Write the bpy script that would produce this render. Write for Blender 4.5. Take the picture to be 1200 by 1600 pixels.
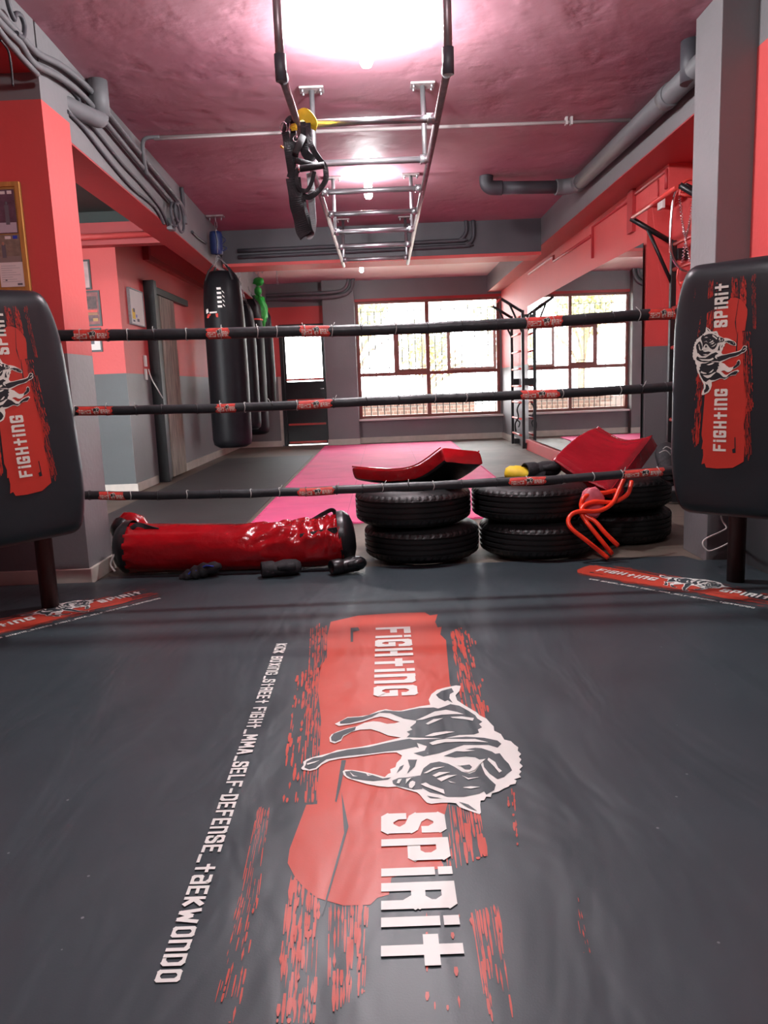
import bpy, bmesh, math, random
from mathutils import Vector, Matrix, geometry, noise
random.seed(7)
S = bpy.context.scene
for o in list(bpy.data.objects): bpy.data.objects.remove(o, do_unlink=True)

# ------------------------------------------------------------------ camera
CW = Vector((0.0, 0.0, 1.0))
FPX = 1200.0
def _basis():
    v = Vector(((598-600)/FPX, -(603-800)/FPX, -1.0)).normalized()
    a = math.radians(2.2)
    z = Vector((-math.sin(a), math.cos(a), 0)); z = (z - v*z.dot(v)).normalized()
    x = v.cross(z)
    return Matrix((x, v, z))
MC = _basis()
cam_d = bpy.data.cameras.new('camera'); cam = bpy.data.objects.new('camera', cam_d)
S.collection.objects.link(cam)
cam_d.sensor_fit = 'VERTICAL'; cam_d.sensor_height = 36.0; cam_d.lens = 27.0
cam_d.clip_start = 0.02; cam_d.clip_end = 200
cam.matrix_world = Matrix.Translation(CW) @ MC.to_4x4()
S.camera = cam

# ------------------------------------------------------------------ view, world
S.view_settings.view_transform = 'Standard'
S.view_settings.look = 'None'
S.view_settings.exposure = 0.9
S.view_settings.gamma = 1.0
S.view_settings.use_curve_mapping = False
W = bpy.data.worlds.new('sky'); S.world = W; W.use_nodes = True
WN = W.node_tree.nodes; WN.clear()
wo = WN.new('ShaderNodeOutputWorld'); wb = WN.new('ShaderNodeBackground')
wb.inputs['Color'].default_value = (0.95, 0.97, 1.0, 1); wb.inputs['Strength'].default_value = 8.5
W.node_tree.links.new(wb.outputs[0], wo.inputs[0])

LAMP_1 = 215.0; LAMP_2 = 52.0; LAMP_3 = 22.0; LAMP_FILL = 135.0

# ------------------------------------------------------------------ materials
def newmat(name):
    m = bpy.data.materials.new(name); m.use_nodes = True
    nt = m.node_tree; nt.nodes.clear()
    out = nt.nodes.new('ShaderNodeOutputMaterial'); b = nt.nodes.new('ShaderNodeBsdfPrincipled')
    nt.links.new(b.outputs[0], out.inputs[0])
    return m, nt, b
def simple(name, col, rough=0.5, metal=0.0, var=0.0, vscale=4.0, bump=0.0, bscale=20.0, stretch=None, spec=0.5, coat=0.0, bdist=0.01):
    m, nt, b = newmat(name)
    b.inputs['Base Color'].default_value = (*col, 1); b.inputs['Roughness'].default_value = rough
    b.inputs['Metallic'].default_value = metal; b.inputs['Specular IOR Level'].default_value = spec
    b.inputs['Coat Weight'].default_value = coat; b.inputs['Coat Roughness'].default_value = 0.15
    tc = nt.nodes.new('ShaderNodeTexCoord'); mp = nt.nodes.new('ShaderNodeMapping')
    nt.links.new(tc.outputs['Object'], mp.inputs[0])
    if stretch: mp.inputs['Scale'].default_value = stretch
    if var > 0:
        n = nt.nodes.new('ShaderNodeTexNoise'); n.inputs['Scale'].default_value = vscale; n.inputs['Detail'].default_value = 6
        nt.links.new(mp.outputs[0], n.inputs['Vector'])
        r = nt.nodes.new('ShaderNodeValToRGB')
        r.color_ramp.elements[0].position = 0.3; r.color_ramp.elements[1].position = 0.7
        r.color_ramp.elements[0].color = (*[c*(1-var) for c in col], 1)
        r.color_ramp.elements[1].color = (*[min(1, c*(1+var)) for c in col], 1)
        nt.links.new(n.outputs['Fac'], r.inputs[0]); nt.links.new(r.outputs[0], b.inputs['Base Color'])
    if bump > 0:
        n2 = nt.nodes.new('ShaderNodeTexNoise'); n2.inputs['Scale'].default_value = bscale; n2.inputs['Detail'].default_value = 5
        nt.links.new(mp.outputs[0], n2.inputs['Vector'])
        bp = nt.nodes.new('ShaderNodeBump'); bp.inputs['Strength'].default_value = bump; bp.inputs['Distance'].default_value = bdist
        nt.links.new(n2.outputs['Fac'], bp.inputs['Height']); nt.links.new(bp.outputs[0], b.inputs['Normal'])
    return m
def emis(name, col, s):
    m = bpy.data.materials.new(name); m.use_nodes = True; nt = m.node_tree; nt.nodes.clear()
    out = nt.nodes.new('ShaderNodeOutputMaterial'); e = nt.nodes.new('ShaderNodeEmission')
    e.inputs[0].default_value = (*col, 1); e.inputs[1].default_value = s
    nt.links.new(e.outputs[0], out.inputs[0]); return m

RED = simple('red_wall_paint', (0.60, 0.072, 0.070), 0.55, var=0.05, vscale=1.5, bump=0.15, bscale=35)
REDB = simple('red_trim_paint', (0.38, 0.026, 0.030), 0.5, var=0.05, vscale=3, bump=0.1)
GREY = simple('grey_wall_paint', (0.165, 0.158, 0.165), 0.5, var=0.07, vscale=2.0, bump=0.15, bscale=35)
DGREY = simple('dark_grey_wall', (0.055, 0.064, 0.068), 0.5, var=0.1, vscale=2.5, bump=0.12)  # darker, bluer grey for the lower band of alcove and near walls
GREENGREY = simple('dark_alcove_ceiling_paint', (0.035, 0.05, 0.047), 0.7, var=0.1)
PIPEG = simple('grey_pipe_paint', (0.115, 0.112, 0.12), 0.6, var=0.08, vscale=8)
PIPED = simple('dark_pipe_paint', (0.05, 0.048, 0.058), 0.55, var=0.1, vscale=8)
CREAM = simple('cream_tile', (0.50, 0.45, 0.40), 0.35, var=0.12, vscale=6)
STEEL = simple('galvanised_steel', (0.40, 0.41, 0.43), 0.36, 0.85, var=0.12, vscale=14)
WHITEC = simple('off_white_conduit', (0.45, 0.40, 0.40), 0.5)
RAIL = simple('scuffed_steel_rail', (0.24, 0.19, 0.20), 0.42, 0.6, var=0.2, vscale=14)
RUST = simple('rusty_flange', (0.30, 0.25, 0.25), 0.6, 0.4, var=0.3, vscale=30)
BLKMETAL = simple('black_metal', (0.014, 0.014, 0.016), 0.4, 0.2, var=0.15)
REDMETAL = simple('red_enamel_bar', (0.62, 0.06, 0.05), 0.3, var=0.1, vscale=10)
FRAME = simple('brown_window_frame', (0.22, 0.065, 0.05), 0.45, var=0.12, vscale=8)
PALEF = simple('pale_sash_frame', (0.50, 0.38, 0.33), 0.4, var=0.1)
WHITEP = simple('white_plastic', (0.72, 0.69, 0.66), 0.4, var=0.06)
SILL = simple('marble_sill', (0.66, 0.60, 0.57), 0.3, var=0.08)
RUBBER = simple('tyre_rubber', (0.0055, 0.0055, 0.0062), 0.46, var=0.25, vscale=9, bump=0.15, bscale=60, bdist=0.004)
REDVINYL = simple('glossy_red_vinyl', (0.33, 0.004, 0.008), 0.2, var=0.12, vscale=5, bump=0.8, bscale=11, coat=0.35, bdist=0.015)
CRIMSON = simple('crimson_vinyl', (0.32, 0.008, 0.018), 0.22, var=0.1, vscale=6, bump=1.0, bscale=11, stretch=(1, 2.5, 1), coat=0.3, bdist=0.012)
BAGV = simple('heavy_bag_vinyl', (0.008, 0.008, 0.010), 0.42, var=0.2, vscale=8, bump=0.2, bscale=10, spec=0.18)
BLACKV = simple('black_vinyl', (0.010, 0.010, 0.012), 0.36, var=0.2, vscale=8, bump=0.3, bscale=14)
BLACKFAB = simple('black_fabric', (0.014, 0.014, 0.017), 0.75, var=0.3, vscale=25, bump=0.3, bscale=90)
ROPEBLK = simple('black_rope_sleeve', (0.016, 0.019, 0.022), 0.48, var=0.25, vscale=14, bump=0.35, bscale=26)
PRINTRED = simple('red_label_print', (0.60, 0.05, 0.035), 0.5, var=0.3, vscale=30)
TIE = simple('pale_cable_tie', (0.40, 0.40, 0.38), 0.5)
ORANGE = simple('orange_red_tube', (0.85, 0.045, 0.015), 0.3, var=0.05)
PINKV = simple('pink_vinyl', (0.62, 0.13, 0.17), 0.35, var=0.15, vscale=20, bump=0.3)
YELLOW = simple('yellow_fabric', (0.72, 0.50, 0.02), 0.6, var=0.15, vscale=20, bump=0.3)
GREEN = simple('green_plastic_bag', (0.03, 0.55, 0.07), 0.35, var=0.25, vscale=18, bump=0.6, bscale=22)
BLUEV = simple('navy_blue_vinyl', (0.014, 0.030, 0.12), 0.5, var=0.2, vscale=14, bump=0.3)
BLUET = simple('blue_trim', (0.02, 0.06, 0.45), 0.5)
GREYSTRAP = simple('grey_webbing', (0.33, 0.36, 0.37), 0.6, var=0.2, vscale=30)
CORK = simple('cork', (0.36, 0.19, 0.045), 0.8, var=0.15, vscale=50, bump=0.2)
WOODF = simple('honey_wood_frame', (0.45, 0.23, 0.06), 0.45, var=0.2, vscale=10, stretch=(6, 6, 1))
PAPER = simple('white_paper', (0.70, 0.68, 0.66), 0.7, var=0.03)
INK = simple('grey_ink', (0.12, 0.12, 0.14), 0.7)
CHROME = simple('chrome', (0.75, 0.75, 0.76), 0.15, 1.0)
MIRROR = simple('mirror_glass', (0.80, 0.82, 0.81), 0.015, 1.0)
WHITELET = simple('white_lettering', (0.80, 0.79, 0.75), 0.45, var=0.03)
BRICK = None
# pink mats and rubber floor
PINKM = simple('pink_foam_mat', (0.78, 0.085, 0.25), 0.7, var=0.1, vscale=2.5, bump=0.15, bscale=60)
def floor_mat():
    m, nt, b = newmat('worn_rubber_floor')
    tc = nt.nodes.new('ShaderNodeTexCoord')
    n = nt.nodes.new('ShaderNodeTexNoise'); n.inputs['Scale'].default_value = 1.3; n.inputs['Detail'].default_value = 8; n.inputs['Roughness'].default_value = 0.65
    nt.links.new(tc.outputs['Object'], n.inputs['Vector'])
    r = nt.nodes.new('ShaderNodeValToRGB')
    r.color_ramp.elements[0].position = 0.3; r.color_ramp.elements[1].position = 0.75
    r.color_ramp.elements[0].color = (0.10, 0.080, 0.064, 1); r.color_ramp.elements[1].color = (0.20, 0.160, 0.130, 1)
    nt.links.new(n.outputs['Fac'], r.inputs[0])
    br = nt.nodes.new('ShaderNodeTexBrick'); br.inputs['Scale'].default_value = 1.0
    br.inputs['Brick Width'].default_value = 1.0; br.inputs['Row Height'].default_value = 1.0; br.offset = 0
    br.inputs['Mortar Size'].default_value = 0.004; br.inputs['Color1'].default_value = (1, 1, 1, 1); br.inputs['Color2'].default_value = (0.93, 0.93, 0.93, 1); br.inputs['Mortar'].default_value = (0.45, 0.45, 0.45, 1)
    nt.links.new(tc.outputs['Object'], br.inputs['Vector'])
    mx = nt.nodes.new('ShaderNodeMix'); mx.data_type = 'RGBA'; mx.blend_type = 'MULTIPLY'; mx.inputs[0].default_value = 1
    nt.links.new(r.outputs[0], mx.inputs[6]); nt.links.new(br.outputs['Color'], mx.inputs[7])
    nt.links.new(mx.outputs[2], b.inputs['Base Color']); b.inputs['Roughness'].default_value = 0.62; b.inputs['Specular IOR Level'].default_value = 0.3
    return m
FLOORM = floor_mat()
BLACKM = simple('black_rubber_mat', (0.030, 0.029, 0.030), 0.6, var=0.15, vscale=3, bump=0.2, bscale=60)
def ceil_mat():
    m, nt, b = newmat('pink_tinted_ceiling_plaster')
    tc = nt.nodes.new('ShaderNodeTexCoord')
    n = nt.nodes.new('ShaderNodeTexNoise'); n.inputs['Scale'].default_value = 0.9; n.inputs['Detail'].default_value = 6
    nt.links.new(tc.outputs['Object'], n.inputs['Vector'])
    r = nt.nodes.new('ShaderNodeValToRGB')
    r.color_ramp.elements[0].position = 0.35; r.color_ramp.elements[1].position = 0.7
    r.color_ramp.elements[0].color = (0.34, 0.140, 0.185, 1); r.color_ramp.elements[1].color = (0.45, 0.235, 0.275, 1)
    nt.links.new(n.outputs['Fac'], r.inputs[0]); nt.links.new(r.outputs[0], b.inputs['Base Color'])
    b.inputs['Roughness'].default_value = 0.62; b.inputs['Specular IOR Level'].default_value = 0.2
    n2 = nt.nodes.new('ShaderNodeTexNoise'); n2.inputs['Scale'].default_value = 3.2; n2.inputs['Detail'].default_value = 6; n2.inputs['Roughness'].default_value = 0.45
    nt.links.new(tc.outputs['Object'], n2.inputs['Vector'])
    v = nt.nodes.new('ShaderNodeTexVoronoi'); v.inputs['Scale'].default_value = 2.2; v.feature = 'SMOOTH_F1'
    nt.links.new(n2.outputs['Color'], v.inputs['Vector'])
    ad = nt.nodes.new('ShaderNodeMath'); ad.operation = 'MULTIPLY_ADD'; ad.inputs[1].default_value = 0.5
    nt.links.new(v.outputs['Distance'], ad.inputs[0]); nt.links.new(n2.outputs['Fac'], ad.inputs[2])
    bp = nt.nodes.new('ShaderNodeBump'); bp.inputs['Strength'].default_value = 0.7; bp.inputs['Distance'].default_value = 0.035
    nt.links.new(ad.outputs[0], bp.inputs['Height']); nt.links.new(bp.outputs[0], b.inputs['Normal'])
    return m
CEILM = ceil_mat()
CEILF = simple('pale_far_ceiling', (0.62, 0.40, 0.40), 0.6, var=0.05)
def canvas_mat(name, col, spec=0.4):
    """vinyl ring canvas: soft wrinkles and small scuffs; the prints share the same wrinkles"""
    m, nt, b = newmat(name)
    geo = nt.nodes.new('ShaderNodeNewGeometry')
    sp = nt.nodes.new('ShaderNodeTexVoronoi'); sp.inputs['Scale'].default_value = 14; sp.inputs['Randomness'].default_value = 1
    nt.links.new(geo.outputs['Position'], sp.inputs['Vector'])
    lt = nt.nodes.new('ShaderNodeMath'); lt.operation = 'LESS_THAN'; lt.inputs[1].default_value = 0.045
    nt.links.new(sp.outputs['Distance'], lt.inputs[0])
    n0 = nt.nodes.new('ShaderNodeTexNoise'); n0.inputs['Scale'].default_value = 2.0; n0.inputs['Detail'].default_value = 7
    nt.links.new(geo.outputs['Position'], n0.inputs['Vector'])
    r = nt.nodes.new('ShaderNodeValToRGB'); r.color_ramp.elements[0].position = 0.3; r.color_ramp.elements[1].position = 0.75
    r.color_ramp.elements[0].color = (*[c*0.85 for c in col], 1); r.color_ramp.elements[1].color = (*[c*1.15 for c in col], 1)
    nt.links.new(n0.outputs['Fac'], r.inputs[0])
    gt = nt.nodes.new('ShaderNodeMath'); gt.operation = 'GREATER_THAN'; gt.inputs[1].default_value = 0.56
    nt.links.new(n0.outputs['Fac'], gt.inputs[0])
    ml = nt.nodes.new('ShaderNodeMath'); ml.operation = 'MULTIPLY'
    nt.links.new(lt.outputs[0], ml.inputs[0]); nt.links.new(gt.outputs[0], ml.inputs[1])
    ml2 = nt.nodes.new('ShaderNodeMath'); ml2.operation = 'MULTIPLY'; ml2.inputs[1].default_value = 0.45
    nt.links.new(ml.outputs[0], ml2.inputs[0])
    mx = nt.nodes.new('ShaderNodeMix'); mx.data_type = 'RGBA'
    nt.links.new(ml2.outputs[0], mx.inputs[0]); nt.links.new(r.outputs[0], mx.inputs[6]); mx.inputs[7].default_value = (0.35, 0.36, 0.38, 1)
    nt.links.new(mx.outputs[2], b.inputs['Base Color'])
    b.inputs['Roughness'].default_value = 0.40; b.inputs['Specular IOR Level'].default_value = spec
    mp = nt.nodes.new('ShaderNodeMapping'); mp.inputs['Scale'].default_value = (2.4, 0.8, 1); mp.inputs['Rotation'].default_value = (0, 0, 0.35)
    nt.links.new(geo.outputs['Position'], mp.inputs[0])
    n1 = nt.nodes.new('ShaderNodeTexNoise'); n1.inputs['Scale'].default_value = 1.7; n1.inputs['Detail'].default_value = 3; n1.inputs['Distortion'].default_value = 0.5
    nt.links.new(mp.outputs[0], n1.inputs['Vector'])
    n2 = nt.nodes.new('ShaderNodeTexNoise'); n2.inputs['Scale'].default_value = 260; n2.inputs['Detail'].default_value = 2
    nt.links.new(geo.outputs['Position'], n2.inputs['Vector'])
    ad = nt.nodes.new('ShaderNodeMath'); ad.operation = 'MULTIPLY_ADD'; ad.inputs[1].default_value = 0.008
    nt.links.new(n2.outputs['Fac'], ad.inputs[0]); nt.links.new(n1.outputs['Fac'], ad.inputs[2])
    bp = nt.nodes.new('ShaderNodeBump'); bp.inputs['Strength'].default_value = 0.2; bp.inputs['Distance'].default_value = 0.08
    nt.links.new(ad.outputs[0], bp.inputs['Height']); nt.links.new(bp.outputs[0], b.inputs['Normal'])
    return m
CANVAS = canvas_mat('ring_canvas_vinyl', (0.036, 0.050, 0.058))
CPRINT = canvas_mat('canvas_red_print', (0.50, 0.060, 0.036))
CWHITE = canvas_mat('canvas_white_print', (0.72, 0.72, 0.68))
PADV = simple('corner_pad_vinyl', (0.012, 0.018, 0.022), 0.40, var=0.12, vscale=3, bump=0.1)
PADRED = simple('corner_pad_red_print', (0.50, 0.035, 0.022), 0.42, var=0.08, vscale=5)
PADWHITE = simple('corner_pad_white_print', (0.72, 0.70, 0.62), 0.45)
def wood_mat():
    m, nt, b = newmat('weathered_plank')
    tc = nt.nodes.new('ShaderNodeTexCoord'); mp = nt.nodes.new('ShaderNodeMapping'); mp.inputs['Scale'].default_value = (9, 9, 0.7)
    nt.links.new(tc.outputs['Object'], mp.inputs[0])
    n = nt.nodes.new('ShaderNodeTexNoise'); n.inputs['Scale'].default_value = 3; n.inputs['Detail'].default_value = 8; n.inputs['Distortion'].default_value = 1.5
    nt.links.new(mp.outputs[0], n.inputs['Vector'])
    r = nt.nodes.new('ShaderNodeValToRGB'); r.color_ramp.elements[0].position = 0.35; r.color_ramp.elements[1].position = 0.7
    r.color_ramp.elements[0].color = (0.12, 0.095, 0.075, 1); r.color_ramp.elements[1].color = (0.36, 0.29, 0.22, 1)
    nt.links.new(n.outputs['Fac'], r.inputs[0]); nt.links.new(r.outputs[0], b.inputs['Base Color']); b.inputs['Roughness'].default_value = 0.6
    return m
WOOD = wood_mat()
def brick_mat():
    m, nt, b = newmat('outdoor_brick')
    tc = nt.nodes.new('ShaderNodeTexCoord'); mp = nt.nodes.new('ShaderNodeMapping'); mp.inputs['Rotation'].default_value = (math.pi/2, 0, 0)
    nt.links.new(tc.outputs['Object'], mp.inputs[0])
    br = nt.nodes.new('ShaderNodeTexBrick'); br.inputs['Scale'].default_value = 3.2
    br.inputs['Color1'].default_value = (0.10, 0.052, 0.036, 1); br.inputs['Color2'].default_value = (0.07, 0.036, 0.026, 1); br.inputs['Mortar'].default_value = (0.16, 0.13, 0.11, 1)
    nt.links.new(mp.outputs[0], br.inputs['Vector']); nt.links.new(br.outputs['Color'], b.inputs['Base Color']); b.inputs['Roughness'].default_value = 0.8
    return m
BRICK = brick_mat()
LEAF = simple('sunlit_leaf', (0.42, 0.42, 0.20), 0.6, var=0.4, vscale=3)
BARK = simple('bark', (0.30, 0.20, 0.12), 0.8, var=0.3, vscale=12)
GROUND = simple('pale_yard_ground', (0.60, 0.52, 0.42), 0.8, var=0.1)
def glass_mat():
    m = bpy.data.materials.new('window_glass'); m.use_nodes = True; nt = m.node_tree; nt.nodes.clear()
    out = nt.nodes.new('ShaderNodeOutputMaterial'); t = nt.nodes.new('ShaderNodeBsdfTransparent'); g = nt.nodes.new('ShaderNodeBsdfGlossy')
    g.inputs['Roughness'].default_value = 0.03; mx = nt.nodes.new('ShaderNodeMixShader'); fr = nt.nodes.new('ShaderNodeFresnel'); fr.inputs[0].default_value = 1.25
    nt.links.new(fr.outputs[0], mx.inputs[0]); nt.links.new(t.outputs[0], mx.inputs[1]); nt.links.new(g.outputs[0], mx.inputs[2]); nt.links.new(mx.outputs[0], out.inputs[0])
    return m
GLASS = glass_mat()
BULB = emis('lit_bulb', (1.0, 0.97, 0.95), 30.0)

# ------------------------------------------------------------------ helpers
def ray(px, py): return MC @ Vector(((px-600)/FPX, -(py-800)/FPX, -1.0))
def aty(px, py, y): d = ray(px, py); return CW + d*((y-CW.y)/d.y)
def atx(px, py, x): d = ray(px, py); return CW + d*((x-CW.x)/d.x)
def atbeam(px, py, off=0.0):   # on the slanting face of the left beam, off metres proud of it
    d = ray(px, py); n = Vector((1.0, 0.035, 0)); q = -1.63+off+0.035*4.07
    return CW + d*((q-CW.dot(n))/d.dot(n))
def atz(px, py, z): d = ray(px, py); return CW + d*((z-CW.z)/d.z)

def link(o, parent=None):
    S.collection.objects.link(o)
    if parent is not None:
        o.parent = parent
        bpy.context.view_layer.update()
        o.matrix_parent_inverse = parent.matrix_world.inverted()
    return o
def tag(o, label=None, cat=None, group=None, kind=None):
    if label: o['label'] = label
    if cat: o['category'] = cat
    if group: o['group'] = group
    if kind: o['kind'] = kind
    return o
def thing(name, loc, label, cat, group=None):
    o = bpy.data.objects.new(name, None); o.location = loc; o.empty_display_size = 0.05
    S.collection.objects.link(o); bpy.context.view_layer.update()
    return tag(o, label, cat, group)
def copy_tree(o, delta, label=None, rotz=None):
    c = o.copy(); S.collection.objects.link(c); c.location = o.location + Vector(delta)
    if rotz is not None: c.rotation_euler.z = rotz
    if label: c['label'] = label
    for ch in o.children:
        d = ch.copy(); S.collection.objects.link(d); d.parent = c
        for g in ch.children:
            e = g.copy(); S.collection.objects.link(e); e.parent = d
    return c

class MB:
    def __init__(s): s.v = []; s.f = []; s.m = []; s.mats = []; s.sm = []
    def mi(s, m):
        if m not in s.mats: s.mats.append(m)
        return s.mats.index(m)
    def add(s, vs, fs, m, smooth=False):
        b = len(s.v); k = s.mi(m)
        s.v += [tuple(p) for p in vs]
        for f in fs: s.f.append(tuple(b+i for i in f)); s.m.append(k); s.sm.append(smooth)
        return s
    def box(s, x0, x1, y0, y1, z0, z1, m):
        v = [(x0,y0,z0),(x1,y0,z0),(x1,y1,z0),(x0,y1,z0),(x0,y0,z1),(x1,y0,z1),(x1,y1,z1),(x0,y1,z1)]
        return s.add(v, [(3,2,1,0),(4,5,6,7),(0,1,5,4),(1,2,6,5),(2,3,7,6),(3,0,4,7)], m)
    def hexa(s, c, m):   # 8 corners, bottom four then top four
        return s.add(c, [(3,2,1,0),(4,5,6,7),(0,1,5,4),(1,2,6,5),(2,3,7,6),(3,0,4,7)], m)
    def poly(s, pts, m):
        pts = [Vector(p) for p in pts]
        t = geometry.tessellate_polygon([pts])
        return s.add(pts, t, m)
    def tube(s, path, r, m, n=10, caps=True, closed=False, rad2=None, flat=None):
        path = [Vector(p) for p in path]; N = len(path); rs = r if isinstance(r, (list, tuple)) else [r]*N
        vs = []; prev = None
        for i, p in enumerate(path):
            if closed: t = (path[(i+1) % N]-path[i-1]).normalized()
            elif i == 0: t = (path[1]-p).normalized()
            elif i == N-1: t = (p-path[i-1]).normalized()
            else: t = ((path[i+1]-p).normalized()+(p-path[i-1]).normalized()).normalized()
            if prev is None:
                a = Vector((0,0,1)) if abs(t.z) < 0.9 else Vector((1,0,0))
                u = (a - t*a.dot(t)).normalized()
            else: u = (prev - t*prev.dot(t)).normalized()
            prev = u; w = t.cross(u)
            for k in range(n):
                an = 2*math.pi*k/n
                fa = flat if flat else 1.0
                vs.append(p + (u*math.cos(an)*fa + w*math.sin(an))*rs[i])
        fs = []
        R = N if closed else N-1
        for i in range(R):
            for k in range(n):
                a = i*n+k; b = i*n+(k+1) % n; c = ((i+1) % N)*n+(k+1) % n; d = ((i+1) % N)*n+k
                fs.append((a, b, c, d))
        s.add(vs, fs, m, True)
        if caps and not closed:
            s.add(vs[:n], [tuple(range(n))[::-1]], m); s.add(vs[-n:], [tuple(range(n))], m)
        return s
    def lathe(s, prof, m, c=(0,0,0), n=32, axis=None):   # prof: (r, z)
        vs = []; c = Vector(c)
        rot = Matrix.Identity(3) if axis is None else Vector((0,0,1)).rotation_difference(Vector(axis)).to_matrix()
        for r, z in prof:
            for k in range(n):
                a = 2*math.pi*k/n; vs.append(c + rot @ Vector((r*math.cos(a), r*math.sin(a), z)))
        fs = []
        for i in range(len(prof)-1):
            for k in range(n): fs.append((i*n+k, i*n+(k+1) % n, (i+1)*n+(k+1) % n, (i+1)*n+k))
        return s.add(vs, fs, m, True)
    def ball(s, c, r, m, n=16, jit=0.0, fr=3.0):
        vs = []; fs = []; c = Vector(c); r = Vector(r) if not isinstance(r, (int, float)) else Vector((r, r, r))
        for i in range(n//2+1):
            th = math.pi*i/(n//2)
            for k in range(n):
                a = 2*math.pi*k/n; d = Vector((math.sin(th)*math.cos(a), math.sin(th)*math.sin(a), math.cos(th)))
                j = 1+jit*noise.noise(d*fr+c*5); vs.append(c+Vector((d.x*r.x, d.y*r.y, d.z*r.z))*j)
        for i in range(n//2):
            for k in range(n): fs.append((i*n+k, (i+1)*n+k, (i+1)*n+(k+1) % n, i*n+(k+1) % n))
        return s.add(vs, fs, m, True)
    def build(s, name, parent=None, bevel=0.0, merge=True, sub=0):
        me = bpy.data.meshes.new(name); me.from_pydata([tuple(v) for v in s.v], [], s.f)
        for m in s.mats: me.materials.append(m)
        me.polygons.foreach_set('material_index', s.m); me.polygons.foreach_set('use_smooth', s.sm)
        if merge:
            bm = bmesh.new(); bm.from_mesh(me); bmesh.ops.remove_doubles(bm, verts=bm.verts, dist=1e-5)
            bmesh.ops.recalc_face_normals(bm, faces=bm.faces); bm.to_mesh(me); bm.free()
        me.update()
        o = bpy.data.objects.new(name, me)
        if bevel:
            bv = o.modifiers.new('bevel', 'BEVEL'); bv.width = bevel; bv.segments = 2; bv.limit_method = 'ANGLE'
        if sub:
            sb = o.modifiers.new('sub', 'SUBSURF'); sb.levels = sub; sb.render_levels = sub
        # origin at the mesh's base centre
        xs = [v[0] for v in s.v]; ys = [v[1] for v in s.v]; zs = [v[2] for v in s.v]
        c = Vector(((min(xs)+max(xs))/2, (min(ys)+max(ys))/2, min(zs)))
        me.transform(Matrix.Translation(-c)); o.location = c
        return link(o, parent)
def smoothpath(pts, k=6):
    """catmull-rom through the points"""
    P = [Vector(p) for p in pts]; out = []
    for i in range(len(P)-1):
        a = P[i-1] if i else P[0]; b = P[i]; c = P[i+1]; d = P[i+2] if i+2 < len(P) else P[-1]
        for j in range(k):
            t = j/k
            out.append(0.5*((2*b)+(c-a)*t+(2*a-5*b+4*c-d)*t*t+(3*b-a-3*c+d)*t**3))
    out.append(P[-1]); return out
def struct(name, mb, bevel=0.0, label=None):
    o = mb.build(name, None, bevel); o['kind'] = 'structure'
    if label: o['label'] = label
    return o
def path_len(P): return sum((P[i+1]-P[i]).length for i in range(len(P)-1))
# ------------------------------------------------------------------ lamps of the room, plus one added fill lamp
def bulb_lamp(loc, power, label, r=0.035, length=0.13):
    x, y, z = loc
    t = thing('ceiling_lamp', loc, label, 'lamp', 'bare bulbs on the ceiling')
    MB().lathe([(0, 0), (0.05, 0), (0.05, -0.02), (0.028, -0.03), (0.024, -0.055), (0, -0.055)], WHITEP, (x, y, z), 20).build('lamp_holder', t)
    MB().lathe([(0.018, -0.05), (r, -0.075), (r, -0.055-length), (r*0.7, -0.075-length), (0, -0.082-length)], BULB, (x, y, z), 20).build('bulb', t)
    ld = bpy.data.lights.new('lamp_light', 'POINT'); ld.energy = power; ld.shadow_soft_size = r+0.03; ld.color = (0.97, 0.985, 1.0)
    lo = bpy.data.objects.new('lamp_light', ld); lo.location = (x, y, z-0.075-length/2)
    link(lo, t)
    return t
CZ = 2.82
bulb_lamp((-0.02, 4.25, CZ), LAMP_1, 'blazing bare bulb above the near end of the overhead ladder')
bulb_lamp((-0.06, 7.05, CZ), LAMP_2, 'lit bulb on the pink ceiling above the middle rungs')
bulb_lamp((-0.25, 11.9, CZ), LAMP_3, 'small far lamp on the pale ceiling beyond the cross beam', 0.03, 0.06)
bulb_lamp((0.0, 1.5, CZ), LAMP_FILL, 'unseen bulb added over the near side of the ring to light the canvas')  # fill lamp added out of view, brightens near canvas and corner pads

# ------------------------------------------------------------------ room shell
BANDS = [(0, 1.24, 'low'), (1.24, 2.46, 'mid'), (2.46, CZ, 'top')]
def bandbox(mb, x0, x1, y0, y1, low=GREY, mid=RED, top=GREY, z0=0.0, z1=CZ, zl=1.23, zt=2.46):
    for a, b, m in ((0, zl, low), (zl, zt, mid), (zt, 9, top)):
        a = max(a, z0); b = min(b, z1)
        if b > a: mb.box(x0, x1, y0, y1, a, b, m)
struct('floor', MB().box(-4.7, 2.6, -3.2, 14.0, -0.12, 0, FLOORM))
struct('ceiling', MB().box(-1.90, 2.6, -3.2, 9.4, CZ, CZ+0.12, CEILM))
struct('ceiling', MB().box(-2.8, 2.6, 9.4, 14.0, CZ, CZ+0.12, CEILF))
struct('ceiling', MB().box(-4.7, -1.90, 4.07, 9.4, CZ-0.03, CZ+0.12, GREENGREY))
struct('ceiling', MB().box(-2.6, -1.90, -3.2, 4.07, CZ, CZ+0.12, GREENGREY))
mb = MB(); bandbox(mb, -2.7, -2.4, -3.2, 4.07); struct('wall_left', mb)
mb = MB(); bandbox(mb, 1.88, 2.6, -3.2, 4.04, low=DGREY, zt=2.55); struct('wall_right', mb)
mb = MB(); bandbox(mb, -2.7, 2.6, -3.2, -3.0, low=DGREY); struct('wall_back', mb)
# left pillar between the ring and the alcove
mb = MB(); bandbox(mb, -2.7, -1.63, 4.07, 4.42, top=GREY, z1=2.6)
struct('wall_left', mb)
struct('baseboard_left', MB().box(-2.7, -1.615, 4.055, 4.435, 0, 0.085, CREAM), 0.004)
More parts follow.
